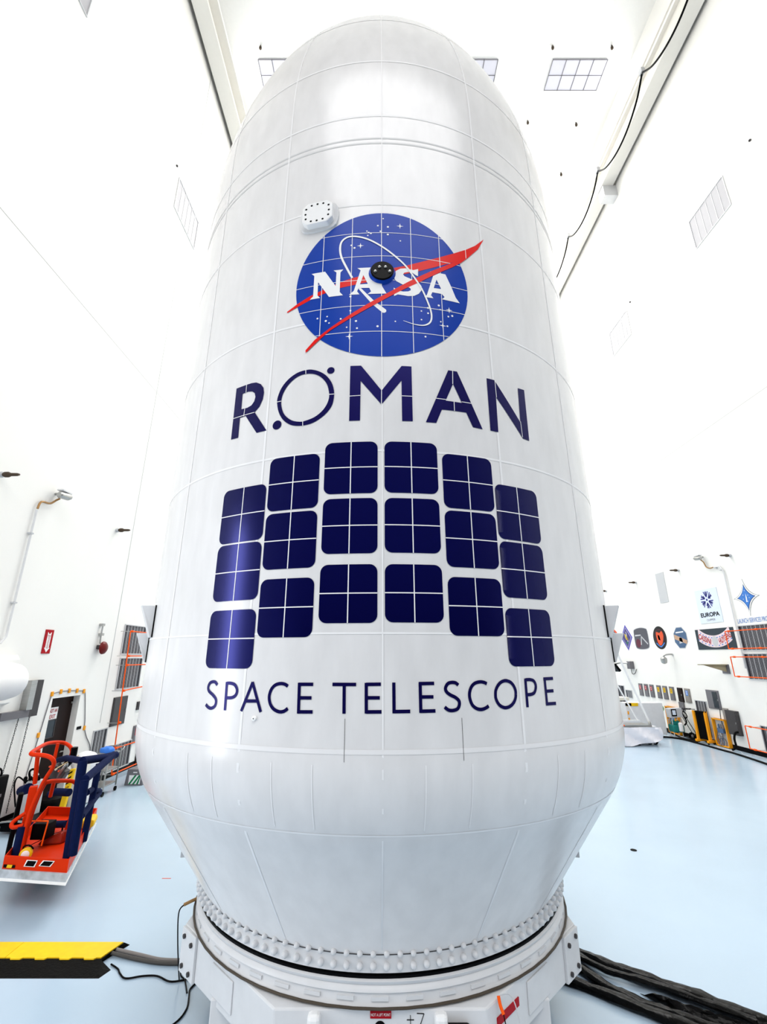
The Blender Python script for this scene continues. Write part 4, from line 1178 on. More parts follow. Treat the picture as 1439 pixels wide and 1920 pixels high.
tag(MB().tube([(-2.83, 5.97, 0.012), (-2.72, 5.9, 0.01), (-2.66, 5.83, 0.01), (-2.56, 5.755, 0.01), (-2.41, 5.79, 0.01), (-2.26, 5.79, 0.01), (-2.1, 5.71, 0.01), (-1.97, 5.73, 0.01), (-1.88, 5.77, 0.01), (-1.83, 5.7, 0.01), (-1.85, 5.6, 0.01), (-1.82, 5.5, 0.01), (-1.78, 5.35, 0.01), (-1.8, 5.2, 0.01), (-1.9, 5.05, 0.01)], 0.008).build('thin_wire', BLACK, smooth=True), 'thin black wire curling over the floor between ramp and stand', 'wire')
tag(MB().tube([(-2.15, 6.35, 0.01), (-2.1, 6.1, 0.01), (-2.04, 5.83, 0.01), (-1.95, 5.72, 0.012), (-1.86, 5.55, 0.01)], 0.007).build('thin_wire', BLACK, smooth=True), 'second thin black wire crossing the curled one left of the stand', 'wire')

# black film wrapped bundles on the right
def bundle(pts, r, label):
    rnd = random.Random(len(pts) * 7 + int(r * 1000))
    P = [Vector(p) for p in pts]
    m = MB()
    m.tube(pts, r, n=16, taper=lambda t: 0.85 + 0.25 * math.sin(t * 17) ** 2 + 0.15 * t)
    m.v = [(x + rnd.uniform(-1, 1) * r * 0.12, y + rnd.uniform(-1, 1) * r * 0.12, max(0.003, z * 0.62 + rnd.uniform(-1, 1) * r * 0.1)) for x, y, z in m.v]
    o = m.build('wrapped_cable_bundle', FILM, smooth=True)
    tag(o, label, 'cable bundle', 'black wrapped cable bundles')
    return o


bundle([(1.85, 6.35, 0.08), (2.15, 6.12, 0.06), (2.36, 5.93, 0.06), (2.7, 5.68, 0.06), (3.02, 5.44, 0.06), (3.28, 5.22, 0.06), (3.7, 4.9, 0.06)], 0.062, 'black wrapped bundle farthest from the camera on the right floor')
bundle([(1.8, 6.15, 0.08), (2.0, 5.98, 0.05), (2.2, 5.62, 0.05), (2.38, 5.42, 0.05), (2.7, 5.2, 0.05), (3.1, 4.95, 0.06), (3.4, 4.75, 0.06)], 0.055, 'middle black wrapped bundle, crossing towards the nearest one')
bundle([(1.5, 5.95, 0.07), (1.76, 5.78, 0.05), (2.12, 5.52, 0.05), (2.5, 5.22, 0.06), (2.85, 4.98, 0.06), (3.3, 4.7, 0.06)], 0.06, 'black wrapped bundle nearest the camera coming out under the stand')
bundle([(2.05, 6.12, 0.09), (2.3, 5.8, 0.09), (2.6, 5.62, 0.1), (2.95, 5.38, 0.09), (3.3, 5.12, 0.08)], 0.04, 'thin black wrapped bundle lying against the farthest one')
# loose crumpled film where the bundles meet
rnd = random.Random(5)
m = MB()
nx, ny = 26, 14
for i in range(nx + 1):
    for j in range(ny + 1):
        u, v = i / nx, j / ny
        x = 2.5 + 1.1 * u + 0.25 * v
        y = 5.42 - 0.75 * u - 0.35 * v + 0.2 * v * u + 0.12
        z = 0.02 + 0.05 * abs(math.sin(9 * v + 4 * u)) * (0.4 + 0.6 * math.sin(PI * v)) + rnd.uniform(0, 0.022)
        if i in (0, nx) or j in (0, ny):
            z = 0.012
        m.v.append((x, y, z))
for i in range(nx):
    for j in range(ny):
        a = i * (ny + 1) + j
        m.f.append((a, a + 1, a + ny + 2, a + ny + 1))
o = m.build('plastic_sheet', FILM, smooth=True)
md = o.modifiers.new('thickness', 'SOLIDIFY')
md.thickness = 0.004
tag(o, 'crumpled glossy black plastic sheet joining the bundles at lower right', 'plastic sheet')

t = tag(MB().box(2.62, 2.70, 4.93, 5.0, 0, 0.03).build('floor_fitting', DGREY, bevel=0.01), 'small dark fitting on the floor at the very bottom right of stand', 'fitting')
tag(MB().lathe([(0.05, 0), (0.05, 0.006)], Matrix.Translation((4.25, 8.93, 0)), 20).build('floor_marker', RUBBER), 'small dark red edged floor marker on the right open floor', 'floor marker')
tag(MB().box(-3.19, -3.06, 7.915, 7.93, 0, 0.002).build('tape_mark', PORG), 'short red tape strip on the floor left of the fairing', 'tape mark')

# ------------------------------------------------------------------ orange lift platform with padded rails
lift = thing('work_platform', 'orange red lift platform with navy padded rails at lower left', 'lift platform', (-4.9, 8.0, 0))
FLc, FRc, BRc, BLc = (-4.93, 7.05), (-4.03, 6.93), (-4.88, 8.95), (-5.78, 9.05)
def lerp2(a, b, t): return (a[0] + (b[0] - a[0]) * t, a[1] + (b[1] - a[1]) * t)
quad = [FLc, FRc, BRc, BLc]
cxy = (sum(p[0] for p in quad) / 4, sum(p[1] for p in quad) / 4)
gr = lambda k: [(cxy[0] + (x - cxy[0]) * k, cxy[1] + (y - cxy[1]) * k) for x, y in quad]
lp(gr(1.0), 0.44, 0.48, LRED, 'deck', lift)
def wallstrip(k0, k1, z0, z1, m0, nm, segs=(0, 1, 2, 3)):
    m = MB()
    A, B = gr(k0), gr(k1)
    for i in segs:
        j = (i + 1) % 4
        m.hexa([(*A[i], z0), (*A[j], z0), (*B[j], z0), (*B[i], z0), (*A[i], z1), (*A[j], z1), (*B[j], z1), (*B[i], z1)])
    return m.build(nm, m0, lift, bevel=0.004)
wallstrip(1.0, 1.03, 0.40, 0.60, LRED, 'toe_board')
bump = wallstrip(1.03, 1.06, 0.37, 0.46, mat('hazy plastic wrap', (0.55, 0.6, 0.66), 0.15, noise=0.4, nscale=9), 'wrapped_skirt')
wallstrip(1.0, 1.08, 0.345, 0.372, WHITE, 'white_bumper')
for p in (FLc, FRc, BRc, BLc):
    q = lerp2(p, cxy, 0.85)
    MB().lathe([(0.1, -0.03), (0.11, -0.02), (0.11, 0.02), (0.1, 0.03)], Matrix.Translation((q[0], q[1], 0.11)) @ Matrix.Rotation(PI / 2, 4, 'Y'), 20).build('wheel', RUBBER, lift, smooth=True)
lp(gr(0.45), 0.14, 0.44, BLACK, 'chassis', lift)
# sticker marks on the front board
fd = Vector((FRc[0] - FLc[0], FRc[1] - FLc[1], 0)).normalized()
fn = Vector((fd.y, -fd.x, 0))
def front_sticker(f0, f1, z0, z1, m0, nm, sl=0.02, off=0.0):
    A, B = gr(1.03)[0], gr(1.03)[1]
    a, b = lerp2(A, B, f0), lerp2(A, B, f1)
    o_ = fn * (0.006 + off)
    P = [(a[0] + o_.x, a[1] + o_.y, z0), (b[0] + o_.x, b[1] + o_.y, z0), (b[0] + fd.x * sl + o_.x, b[1] + fd.y * sl + o_.y, z1), (a[0] + fd.x * sl + o_.x, a[1] + fd.y * sl + o_.y, z1)]
    MB().add(P, [(0, 1, 2, 3)]).build(nm, m0, lift)
front_sticker(0.33, 0.50, 0.50, 0.575, WHITE, 'sticker', 0.03)
front_sticker(0.35, 0.485, 0.508, 0.567, BLACK, 'sticker_centre', 0.03, 0.003)
front_sticker(0.56, 0.74, 0.515, 0.58, WHITE, 'sticker', 0.05)
front_sticker(0.58, 0.725, 0.522, 0.573, BLACK, 'sticker_centre', 0.05, 0.003)
front_sticker(0.02, 0.2, 0.475, 0.51, BLACK, 'hazard_label', 0.0)
front_sticker(0.07, 0.15, 0.475, 0.51, YEL, 'hazard_label', 0.01, 0.003)

def pad(pts, r, nm='padded_rail'):
    MB().tube(pts, r, n=12, smooth=False).build(nm, PAD, lift, smooth=True)
pad([(-4.2, 7.2, 0.47), (-4.29, 7.3, 1.66)], 0.062, 'padded_post')
pad([(-4.06, 7.05, 0.60), (-4.04, 7.0, 1.49)], 0.055, 'padded_post')
pad([(-4.42, 7.9, 0.47), (-4.38, 7.9, 1.5)], 0.045, 'padded_post')
pad([(-4.97, 7.3, 0.48), (-4.96, 7.3, 0.85)], 0.06, 'padded_post')
pad([(-5.28, 8.3, 1.47), (-4.97, 8.0, 1.56), (-4.3, 7.3, 1.66)], 0.045)
pad([(-4.3, 7.3, 1.66), (-4.36, 8.0, 1.57), (-4.38, 8.35, 1.54)], 0.055)
pad([(-4.39, 8.3, 1.55), (-4.04, 7.0, 1.49)], 0.055)
pad([(-4.52, 8.3, 1.0), (-4.14, 7.25, 0.98)], 0.04)
pad([(-4.21, 7.4, 1.23), (-4.42, 7.9, 1.15), (-4.52, 8.3, 1.02)], 0.04)
pad([(-5.56, 8.4, 0.53), (-5.42, 8.4, 0.53), (-4.9, 8.2, 0.6)], 0.05)
pad([(-5.77, 9.0, 0.79), (-5.67, 9, 0.84), (-5.31, 8.8, 0.88)], 0.06)
pad([(-5.5, 7.9, 1.13), (-5.3, 7.75, 1.2)], 0.07)
rt = lambda pts, r=0.024: MB().tube(pts, r, n=10).build('red_rail', LRED, lift, smooth=True)
rt([(-5.30, 8.3, 0.95), (-5.21, 8.2, 1.24), (-5.12, 8.2, 1.4), (-5.03, 8.2, 1.56), (-5.05, 8.2, 1.67), (-5.19, 8.2, 1.745), (-5.23, 7.9, 1.79), (-5.16, 7.6, 1.78), (-5.02, 7.25, 1.775), (-4.96, 7.2, 1.76), (-4.78, 7.2, 1.745), (-4.67, 7.2, 1.70), (-4.67, 7.25, 1.6), (-4.8, 7.3, 1.38), (-4.89, 7.3, 1.07), (-4.92, 7.3, 0.8), (-4.92, 7.3, 0.5)], 0.028)
rt([(-5.15, 8.0, 1.77), (-5.16, 8.0, 1.5)])
rt([(-5.10, 7.5, 1.76), (-5.12, 7.6, 1.3)], 0.03)
rt([(-4.96, 7.4, 0.8), (-4.92, 7.4, 1.08), (-4.86, 7.4, 1.3), (-4.79, 7.4, 1.37), (-4.77, 7.8, 1.29), (-4.70, 7.9, 1.24), (-4.65, 7.9, 1.15), (-4.69, 8, 0.94), (-4.75, 8, 0.66), (-4.78, 8.0, 0.5)], 0.028)
rt([(-4.66, 7.9, 1.1), (-4.8, 8.1, 1.05)], 0.018)
MB().bar((-5.09, 7.55, 1.28), (-5.06, 7.5, 0.45), 0.10, 0.16).build('mast', LRED, lift, bevel=0.01)
MB().bar((-5.22, 7.5, 1.2), (-5.3, 7.6, 0.3), 0.06, 0.09).build('mast_cover', BLACK, lift, bevel=0.01)
m = MB()
m.tube([(-5.0, 7.35, 0.99), (-5.10, 7.28, 0.90), (-5.06, 7.25, 0.85), (-4.96, 7.3, 0.86)], 0.026)
m.build('foot_bracket', LRED, lift, smooth=True)
m = MB().box(-5.0, -4.78, 7.55, 7.75, 0.6, 0.80)
m.build('tool_box', BLACK, lift, bevel=0.01)
m = MB()
for a, b in (((-5.05, 7.5, 0.85), (-4.75, 7.5, 0.85)), ((-4.75, 7.5, 0.85), (-4.78, 7.5, 0.55))):
    m.tube([a, b], 0.010, smooth=False)
m.build('thin_red_frame', ORANGE, lift)
# control head
MB().boxm(Matrix.Translation((-5.02, 7.95, 1.36)) @ Matrix.Rotation(0.5, 4, 'Y'), 0.24, 0.14, 0.2).build('control_head', DGREY, lift, bevel=0.02)
for i, (dx, m0) in enumerate(((-0.08, PORG), (-0.03, YEL), (0.02, LGREY), (0.07, PORG))):
    MB().lathe([(0.014, 0), (0.014, 0.03)], Matrix.Translation((-5.02 + dx, 7.86, 1.44 - dx * 0.4)) @ FRONT, 10).build('control_button', m0, lift)
MB().tube([(-4.99, 7.9, 1.3), (-4.9, 7.85, 1.45), (-4.88, 7.9, 1.5), (-4.95, 8.0, 1.42)], 0.018).build('grip', STEEL, lift, smooth=True)
MB().tube([(-4.93, 7.7, 1.46), (-4.72, 7.9, 1.62)], 0.006).build('yellow_cord', mat('pale cord', (0.8, 0.65, 0.35), 0.6), lift)
MB().tube([(-4.99, 8.2, 1.68), (-5.0, 8.2, 1.52), (-5.06, 8.15, 1.42)], 0.05).build('rolled_strap', BLACK, lift, smooth=True)

o = thing('hard_lamp', 'white faced yellow lamp lying on the orange platform deck', 'lamp', (-4.79, 7.3, 0.55))
M = Matrix.Translation((-4.79, 7.22, 0.55)) @ Matrix.Rotation(math.radians(20), 4, 'Z') @ FRONT
MB().lathe([(0.045, -0.07), (0.075, -0.02), (0.075, 0.02), (0.06, 0.03)], M, 20).build('housing', YEL, o, smooth=True)
MB().lathe([(0.058, 0.025), (0.04, 0.035), (0.01, 0.04)], M, 20).build('lens', WHITE, o, smooth=True)
MB().tube([(-4.86, 7.25, 0.6), (-4.83, 7.22, 0.64), (-4.76, 7.22, 0.65), (-4.72, 7.25, 0.6)], 0.01).build('strap', BLACK, o)
rnd = random.Random(11)
def lump(c, sx, sy, sz, m0, nm, label, cat, seed, parent=None):
    rnd = random.Random(seed)
    bm = bmesh.new()
    bmesh.ops.create_icosphere(bm, subdivisions=3, radius=1)
    for v in bm.verts:
        f = 1 + 0.12 * math.sin(7 * v.co.x + seed) * math.cos(6 * v.co.y) + rnd.uniform(-0.03, 0.03)
        v.co = Vector((c[0] + v.co.x * sx * f, c[1] + v.co.y * sy * f, max(c[2] + v.co.z * sz * f, c[2] - sz * 0.8)))
    me = bpy.data.meshes.new(nm)
    bm.to_mesh(me)
    bm.free()
    me.materials.append(m0)
    for p in me.polygons:
        p.use_smooth = True
    o = bpy.data.objects.new(nm, me)
    COL.objects.link(o)
    if parent:
        o.parent = parent
        o.matrix_parent_inverse = parent_inv(parent)
    else:
        tag(o, label, cat)
    return o
b = thing('tool_pouch', 'glossy dark red pouch with a thin lanyard on the orange deck', 'pouch', (-4.8, 7.8, 0.48))
m = MB()
m.add([(-4.98, 7.68, 0.485), (-4.66, 7.75, 0.485), (-4.64, 7.92, 0.485), (-4.92, 7.9, 0.485), (-4.93, 7.72, 0.56), (-4.68, 7.78, 0.64), (-4.66, 7.9, 0.64), (-4.88, 7.88, 0.58)],
      [(3, 2, 1, 0), (4, 5, 6, 7), (0, 1, 5, 4), (1, 2, 6, 5), (2, 3, 7, 6), (3, 0, 4, 7)])
m.build('pouch_body', mat('glossy dark red', (0.30, 0.02, 0.008), 0.15), b, bevel=0.025)
MB().tube([(-4.93, 7.72, 0.55), (-5.0, 7.6, 0.52), (-4.97, 7.45, 0.485)], 0.005).build('lanyard', BLACK, b)
b = thing('yellow_bag', 'yellow padded bag at the far corner of the orange deck', 'bag', (-4.75, 8.5, 0.48))
MB().boxm(Matrix.Translation((-4.78, 8.5, 0.545)) @ Matrix.Rotation(math.radians(112), 4, 'Z'), 0.34, 0.3, 0.12).build('bag_body', YEL, b, bevel=0.04)
MB().tube([(-4.9, 8.4, 0.6), (-4.95, 8.35, 0.62), (-5.0, 8.3, 0.56), (-4.98, 8.25, 0.49)], 0.012).build('buckle_strap', BLACK, b)

# ------------------------------------------------------------------ things between lift and left wall
t = thing('equipment_case', 'tall black equipment case at the left edge of the photo', 'equipment case', (-5.9, 7.5, 0))
MB().box(-6.3, -5.66, 7.35, 7.8, 0.05, 1.38).build('case_body', BLACK, t, bevel=0.02)
MB().tube([(-5.85, 7.7, 1.37), (-5.85, 7.7, 1.45), (-5.79, 7.7, 1.48), (-5.73, 7.7, 1.45), (-5.72, 7.7, 1.37)], 0.014).build('handle', BLACK, t, smooth=True)
MB().box(-5.66, -5.65, 7.5, 7.7, 1.1, 1.14).build('latch_strip', GREY, t)
for x in (-6.2, -5.75):
    MB().lathe([(0.05, -0.02), (0.05, 0.02)], Matrix.Translation((x, 7.5, 0.05)) @ Matrix.Rotation(PI / 2, 4, 'Y'), 14).build('caster', RUBBER, t)

t = thing('fire_extinguisher', 'large red fire extinguisher with white label against the left wall', 'fire extinguisher', (-7.05, 10.2, 0))
MB().lathe([(0.10, 0.02), (0.11, 0.05), (0.11, 0.52), (0.08, 0.60), (0.035, 0.64), (0.03, 0.68)], Matrix.Translation((-7.05, 10.25, 0)), 24).build('tank', mat('extinguisher red', (0.42, 0.01, 0.012), 0.25), t, smooth=True)
MB().lathe([(0.112, 0.30), (0.112, 0.42)], Matrix.Translation((-7.05, 10.25, 0)), 24, cap=False).build('label_band', WHITE, t, smooth=True)
MB().box(-7.1, -6.98, 10.2, 10.26, 0.68, 0.74).build('valve', BLACK, t, bevel=0.01)
MB().tube([(-7.05, 10.2, 0.7), (-7.15, 10.1, 0.82), (-7.2, 10.1, 0.7), (-7.15, 10.12, 0.45), (-7.1, 10.12, 0.3)], 0.014).build('hose', BLACK, t, smooth=True)
MB().tube([(-7.0, 10.2, 0.72), (-6.92, 10.15, 0.76), (-6.88, 10.15, 0.70)], 0.012).build('squeeze_handle', STEEL, t)
t = thing('fire_extinguisher', 'smaller red and silver extinguisher behind the large red one', 'fire extinguisher', (-7.1, 10.6, 0))
MB().lathe([(0.075, 0.02), (0.08, 0.04), (0.08, 0.62), (0.05, 0.70), (0.025, 0.73)], Matrix.Translation((-7.12, 10.55, 0)), 20).build('tank', mat('extinguisher red', (0.42, 0.01, 0.012), 0.25), t, smooth=True)
MB().lathe([(0.03, 0.73), (0.06, 0.76), (0.03, 0.8)], Matrix.Translation((-7.12, 10.55, 0)), 14).build('valve', STEEL, t, smooth=True)

t = thing('floor_cleaner', 'pale wheeled floor cleaning machine with black base behind the lift', 'cleaning machine', (-6.8, 10.0, 0))
m = MB()
m.hexa([(-6.95, 9.9, 0.18), (-6.7, 9.8, 0.18), (-6.62, 10.15, 0.18), (-6.9, 10.25, 0.18), (-6.88, 9.95, 0.78), (-6.66, 9.88, 0.8), (-6.6, 10.1, 0.8), (-6.82, 10.15, 0.78)])
m.build('tank_body', LGREY, t, bevel=0.03)
MB().box(-6.95, -6.45, 9.6, 10.2, 0.04, 0.20).build('brush_deck', BLACK, t, bevel=0.03)
m = MB()
for y in (9.58, 9.62):
    m.tube([(-6.95, y, 0.2), (-6.7, y - 0.02, 0.22), (-6.45, y, 0.2)], 0.012)
m.build('deck_trim', STEEL, t, smooth=True)
MB().tube([(-6.8, 9.95, 0.8), (-6.78, 9.85, 0.95), (-6.7, 9.8, 1.02), (-6.6, 9.82, 1.0)], 0.02).build('handle_bar', BLACK, t, smooth=True)
m = MB()
for k in range(4):
    m.lathe([(0.03, 0), (0.035, 0.04), (0.02, 0.07)], Matrix.Translation((-6.88 + 0.08 * k, 9.92 + 0.02 * (k % 2), 0.8)), 10)
m.build('control_knobs', BLACK, t, smooth=True)

t = thing('yellow_stand', 'tall folded yellow caution stand leaning by the brown door', 'caution stand', (-6.35, 10.6, 0))
m = MB()
m.hexa([(-6.48, 10.45, 0.03), (-6.36, 10.42, 0.03), (-6.36, 10.5, 0.03), (-6.48, 10.52, 0.03), (-6.44, 10.55, 0.86), (-6.32, 10.52, 0.88), (-6.32, 10.58, 0.88), (-6.44, 10.6, 0.86)])
m.build('panel', YEL, t, bevel=0.01)
m = MB()
for k in range(5):
    z = 0.4 + k * 0.09
    m.hexa([(-6.45, 10.46 + 0.12 * z * .8, z), (-6.36, 10.44 + 0.12 * z * .8, z + 0.05), (-6.36, 10.45 + 0.12 * z * .8, z + 0.05), (-6.45, 10.47 + 0.12 * z * .8, z), (-6.45, 10.46 + 0.12 * z * .8, z + 0.03), (-6.36, 10.44 + 0.12 * z * .8, z + 0.08), (-6.36, 10.45 + 0.12 * z * .8, z + 0.08), (-6.45, 10.47 + 0.12 * z * .8, z + 0.03)])
m.build('dark_stripes', BLACK, t)
t = thing('cream_cabinet', 'cream upright bin with a round black emblem beside the yellow stand', 'bin', (-6.35, 11.1, 0))
MB().box(-6.62, -6.34, 10.95, 11.12, 0.0, 0.98).build('bin_body', CREAM, t, bevel=0.02)
MB().lathe([(0.06, 0), (0.06, 0.005)], Matrix.Translation((-6.46, 10.95, 0.84)) @ FRONT, 24).build('round_emblem', DGREY, t)
MB().lathe([(0.035, 0.005), (0.035, 0.007)], Matrix.Translation((-6.46, 10.95, 0.84)) @ FRONT, 20).build('emblem_centre', LGREY, t)
t = thing('black_base_bin', 'low round black tub on the floor in front of the brown door', 'tub', (-6.75, 11.1, 0))
MB().lathe([(0.24, 0.0), (0.27, 0.05), (0.28, 0.25), (0.25, 0.3)], Matrix.Translation((-6.85, 10.75, 0)), 24).build('tub_body', BLACK, t, smooth=True)

t = thing('white_drum', 'big white domed plastic drum with grey visor window behind the rails', 'drum', (-6.4, 11.35, 0))
MB().lathe([(0.24, 0.02), (0.26, 0.10), (0.25, 0.72), (0.27, 0.76), (0.27, 0.80), (0.25, 0.90), (0.18, 0.98), (0.08, 1.02), (0.02, 1.03)], Matrix.Translation((-6.70, 11.5, 0)), 36).build('drum_body', WHITE, t, smooth=True)
m = MB()
for i in range(8):
    a0, a1 = math.radians(-78 + i * 9), math.radians(-78 + (i + 1) * 9)
    vs = []
    for a, r, z in ((a0, 0.273, 0.81), (a1, 0.273, 0.81), (a1, 0.255, 0.90), (a0, 0.255, 0.90)):
        vs.append((-6.70 + r * math.cos(a), 11.5 + r * math.sin(a), z))
    m.add(vs, [(0, 1, 2, 3)])
m.build('visor_window', GREY, t, smooth=True)
o = lump((-6.5, 11.98, 0.965), 0.17, 0.12, 0.08, mat('blue plastic bag', (0.05, 0.22, 0.75), 0.3), 'blue_bag', 'crumpled bright blue plastic bag on top of the steel cart', 'bag', 3)

t = thing('steel_cart', 'wheeled stainless steel shelf cart near the left wall vents', 'cart', (-6.3, 12.3, 0))
x0, x1, y0, y1 = -6.80, -6.42, 11.92, 12.45
for x in (x0, x1):
    for y in (y0, y1):
        MB().bar((x, y, 0.12), (x, y, 0.92), 0.025).build('post', STEEL, t)
for z in (0.2, 0.52, 0.86):
    MB().box(x0, x1, y0, y1, z - 0.015, z + 0.015).build('shelf', STEEL, t, bevel=0.004)
MB().tube([(x0, y1, 0.86), (x0, y1 + 0.12, 0.95), (x1, y1 + 0.12, 0.95), (x1, y1, 0.86)], 0.012).build('push_handle', STEEL, t, smooth=True)
for x in (x0, x1):
    for y in (y0, y1):
        c = MB().lathe([(0.05, -0.015), (0.05, 0.015)], Matrix.Translation((x, y, 0.052)) @ Matrix.Rotation(PI / 2, 4, 'Y'), 16).build('caster', RUBBER, t)

t = thing('grey_step_box', 'grey sloped box with green and white stripes beside the fairing', 'box', (-6.2, 12.95, 0))
m = MB()
m.prism([(-6.44, 0.0), (-5.98, 0.0), (-6.02, 0.28), (-6.1, 0.36), (-6.40, 0.36)], Matrix(((1, 0, 0, 0), (0, 0, 1, 12.9), (0, 1, 0, 0), (0, 0, 0, 1))), 0.35)
m.build('box_body', GREY, t, bevel=0.006)
FR2 = lambda x, z, y=12.9: Matrix.Translation((x, y, z)) @ FRONT
MB().prism([(-0.14, -0.1), (0.15, -0.1), (0.15, 0.1), (-0.14, 0.1)], FR2(-6.2, 0.13), 0.003).build('striped_panel', WHITE, t)
for k in range(3):
    MB().prism([(-0.14 + k * 0.1, -0.1), (-0.09 + k * 0.1, -0.1), (0.05 + k * 0.1 if k < 2 else 0.15, 0.1 if k < 2 else 0.06), (0.0 + k * 0.1 if k < 2 else 0.14, 0.1)], FR2(-6.2, 0.13, 12.897), 0.002).build('green_stripe', GREEN, t)
MB().prism([(-0.05, -0.01), (0.05, -0.01), (0.05, 0.012), (-0.05, 0.012)], FR2(-6.2, 0.29), 0.003).build('small_print', WHITE, t)
o = MB().box(-6.35, -5.9, 13.4, 13.9, 0, 0.48).build('green_crate', GREEN, bevel=0.03)
tag(o, 'green crate showing just behind the grey striped box', 'crate')

# coiling hood, steel channel and chains on the left wall
t = thing('roll_up_hood', 'white cylindrical roll-up hood in a housing at the left edge', 'roll-up hood', (-7.0, 9.0, 2.4))
MY = Matrix(((1, 0, 0, -6.86), (0, 0, 1, 0), (0, 1, 0, 2.66), (0, 0, 0, 1)))
MB().lathe([(0.30, 5.5), (0.33, 5.52), (0.33, 8.80), (0.30, 8.98), (0.2, 9.04)], MY, 40).build('roll', WHITE, t, smooth=True)
MB().hexa([(-7.26, 6.5, 2.2), (-7.05, 6.5, 2.25), (-7.05, 9.3, 2.25), (-7.26, 9.48, 2.2), (-7.26, 6.5, 3.12), (-7.05, 6.5, 3.04), (-7.05, 9.3, 3.04), (-7.26, 9.5, 3.12)]).build('housing', WALL, t, bevel=0.01)
t = thing('steel_channel', 'L-shaped grey steel channel right of the white hood', 'channel', (-7.2, 9.9, 2.3))
MB().box(XL, XL + 0.10, 10.02, 10.26, 1.92, 2.62).build('upright', DGREY, t)
MB().box(XL, XL + 0.14, 9.86, 10.02, 2.06, 2.62).build('side_guide', STEEL, t)
MB().box(XL, XL + 0.10, 9.3, 10.02, 1.92, 2.06).build('bottom_track', GREY, t)
for (ya, za, yb, zb), lb in (((9.82, 1.95, 9.64, 0.2), 'black hanging chain nearer the photo edge, under the channel'), ((10.11, 1.92, 10.04, 0.2), 'black hanging chain nearer the brown door, under the channel')):
    m = MB()
    nl = 44
    for k in range(nl):
        f = k / nl
        c = Vector((XL + 0.06, ya + (yb - ya) * f, za + (zb - za) * f))
        h = 0.5 * (za - zb) / nl * 1.25
        A = Matrix.Translation(c) @ Matrix.Rotation(PI / 2 * (k % 2) + 0.4, 4, 'Z')
        m.tube([A @ Vector((0.010 * math.cos(q), 0, h * math.sin(q))) for q in [2 * PI * j / 8 for j in range(8)]], 0.0045, n=5, smooth=False, closed=True)
    tag(m.build('hanging_chain', BLACK, smooth=True), lb, 'chain')

# ------------------------------------------------------------------ right side: white mast rig, carts, racks, hoses
t = thing('white_mast_rig', 'white sheet wrapped rig with tall white mast and two diagonal braces', 'equipment rig', (9.3, 18.4, 0))
MB().box(8.62, 8.80, 18.3, 18.48, 0.7, 4.5).build('mast', WPAINT, t, bevel=0.01)
MB().box(8.66, 8.84, 18.25, 18.3, 2.42, 2.66).build('clamp', STEEL, t)
MB().bar((8.74, 18.3, 4.55), (9.98, 18.3, 0.74), 0.055).build('long_brace', WHITE, t)
MB().bar((8.76, 18.28, 2.55), (9.55, 18.28, 0.8), 0.04).build('short_brace', WHITE, t)
MB().bar((8.5, 18.25, 0.80), (9.6, 18.25, 0.80), 0.09).build('cross_beam', WPAINT, t, bevel=0.01)
MB().box(8.4, 10.0, 18.2, 19.0, 0.58, 0.68).build('top_deck', STEEL, t)
MB().box(8.62, 8.95, 18.1, 18.2, 0.66, 0.70).build('orange_strap', ORANGE, t)
m = MB()
rnd = random.Random(3)
nx, nz = 30, 8
for i in range(nx + 1):
    for j in range(nz + 1):
        u, v = i / nx, j / nz
        x = 8.3 + 2.0 * u
        zb = 0.02 if u < 0.35 else 0.02 + 0.2 * (u - 0.35) / 0.65
        z = zb + (0.62 - zb - 0.05 * max(0, u - 0.8)) * v
        y = 18.1 - 0.12 * (1 - v) + 0.07 * math.sin(14 * u + 5 * v) * (1 - v * 0.5) + rnd.uniform(-0.025, 0.025) + (0.35 * max(0, u - 0.75) * 4 * (u - 0.75))
        m.v.append((x, y, z))
for i in range(nx):
    for j in range(nz):
        a = i * (nz + 1) + j
        m.f.append((a, a + nz + 1, a + nz + 2, a + 1))
m.v += [(8.3, 18.1, 0.62), (10.3, 18.45, 0.6), (10.3, 19.1, 0.6), (8.3, 19.1, 0.62)]
b_ = len(m.v) - 4
m.f.append((b_, b_ + 1, b_ + 2, b_ + 3))
sh = m.build('wrinkled_sheet', FOIL, t, smooth=True)
MB().box(8.4, 10.1, 18.3, 19.0, 0.05, 0.56).build('base_block', FOIL, t, bevel=0.02)
MB().box(8.35, 9.5, 18.25, 18.35, 0.0, 0.05).build('base_shadow_strip', BLACK, t)  # black strip standing in for the shadow under the base
for x in (9.95, 10.15):
    MB().lathe([(0.13, -0.06), (0.15, -0.04), (0.15, 0.04), (0.13, 0.06)], Matrix.Translation((x, 18.45, 0.15)) @ Matrix.Rotation(PI / 2, 4, 'Y'), 20).build('wheel', RUBBER, t, smooth=True)
for x in (8.55, 9.95):
    MB().lathe([(0.05, 0.66), (0.05, 0.74), (0.03, 0.80), (0.01, 0.82)], Matrix.Translation((x, 18.25, 0)), 12).build('lug', STEEL, t, smooth=True)

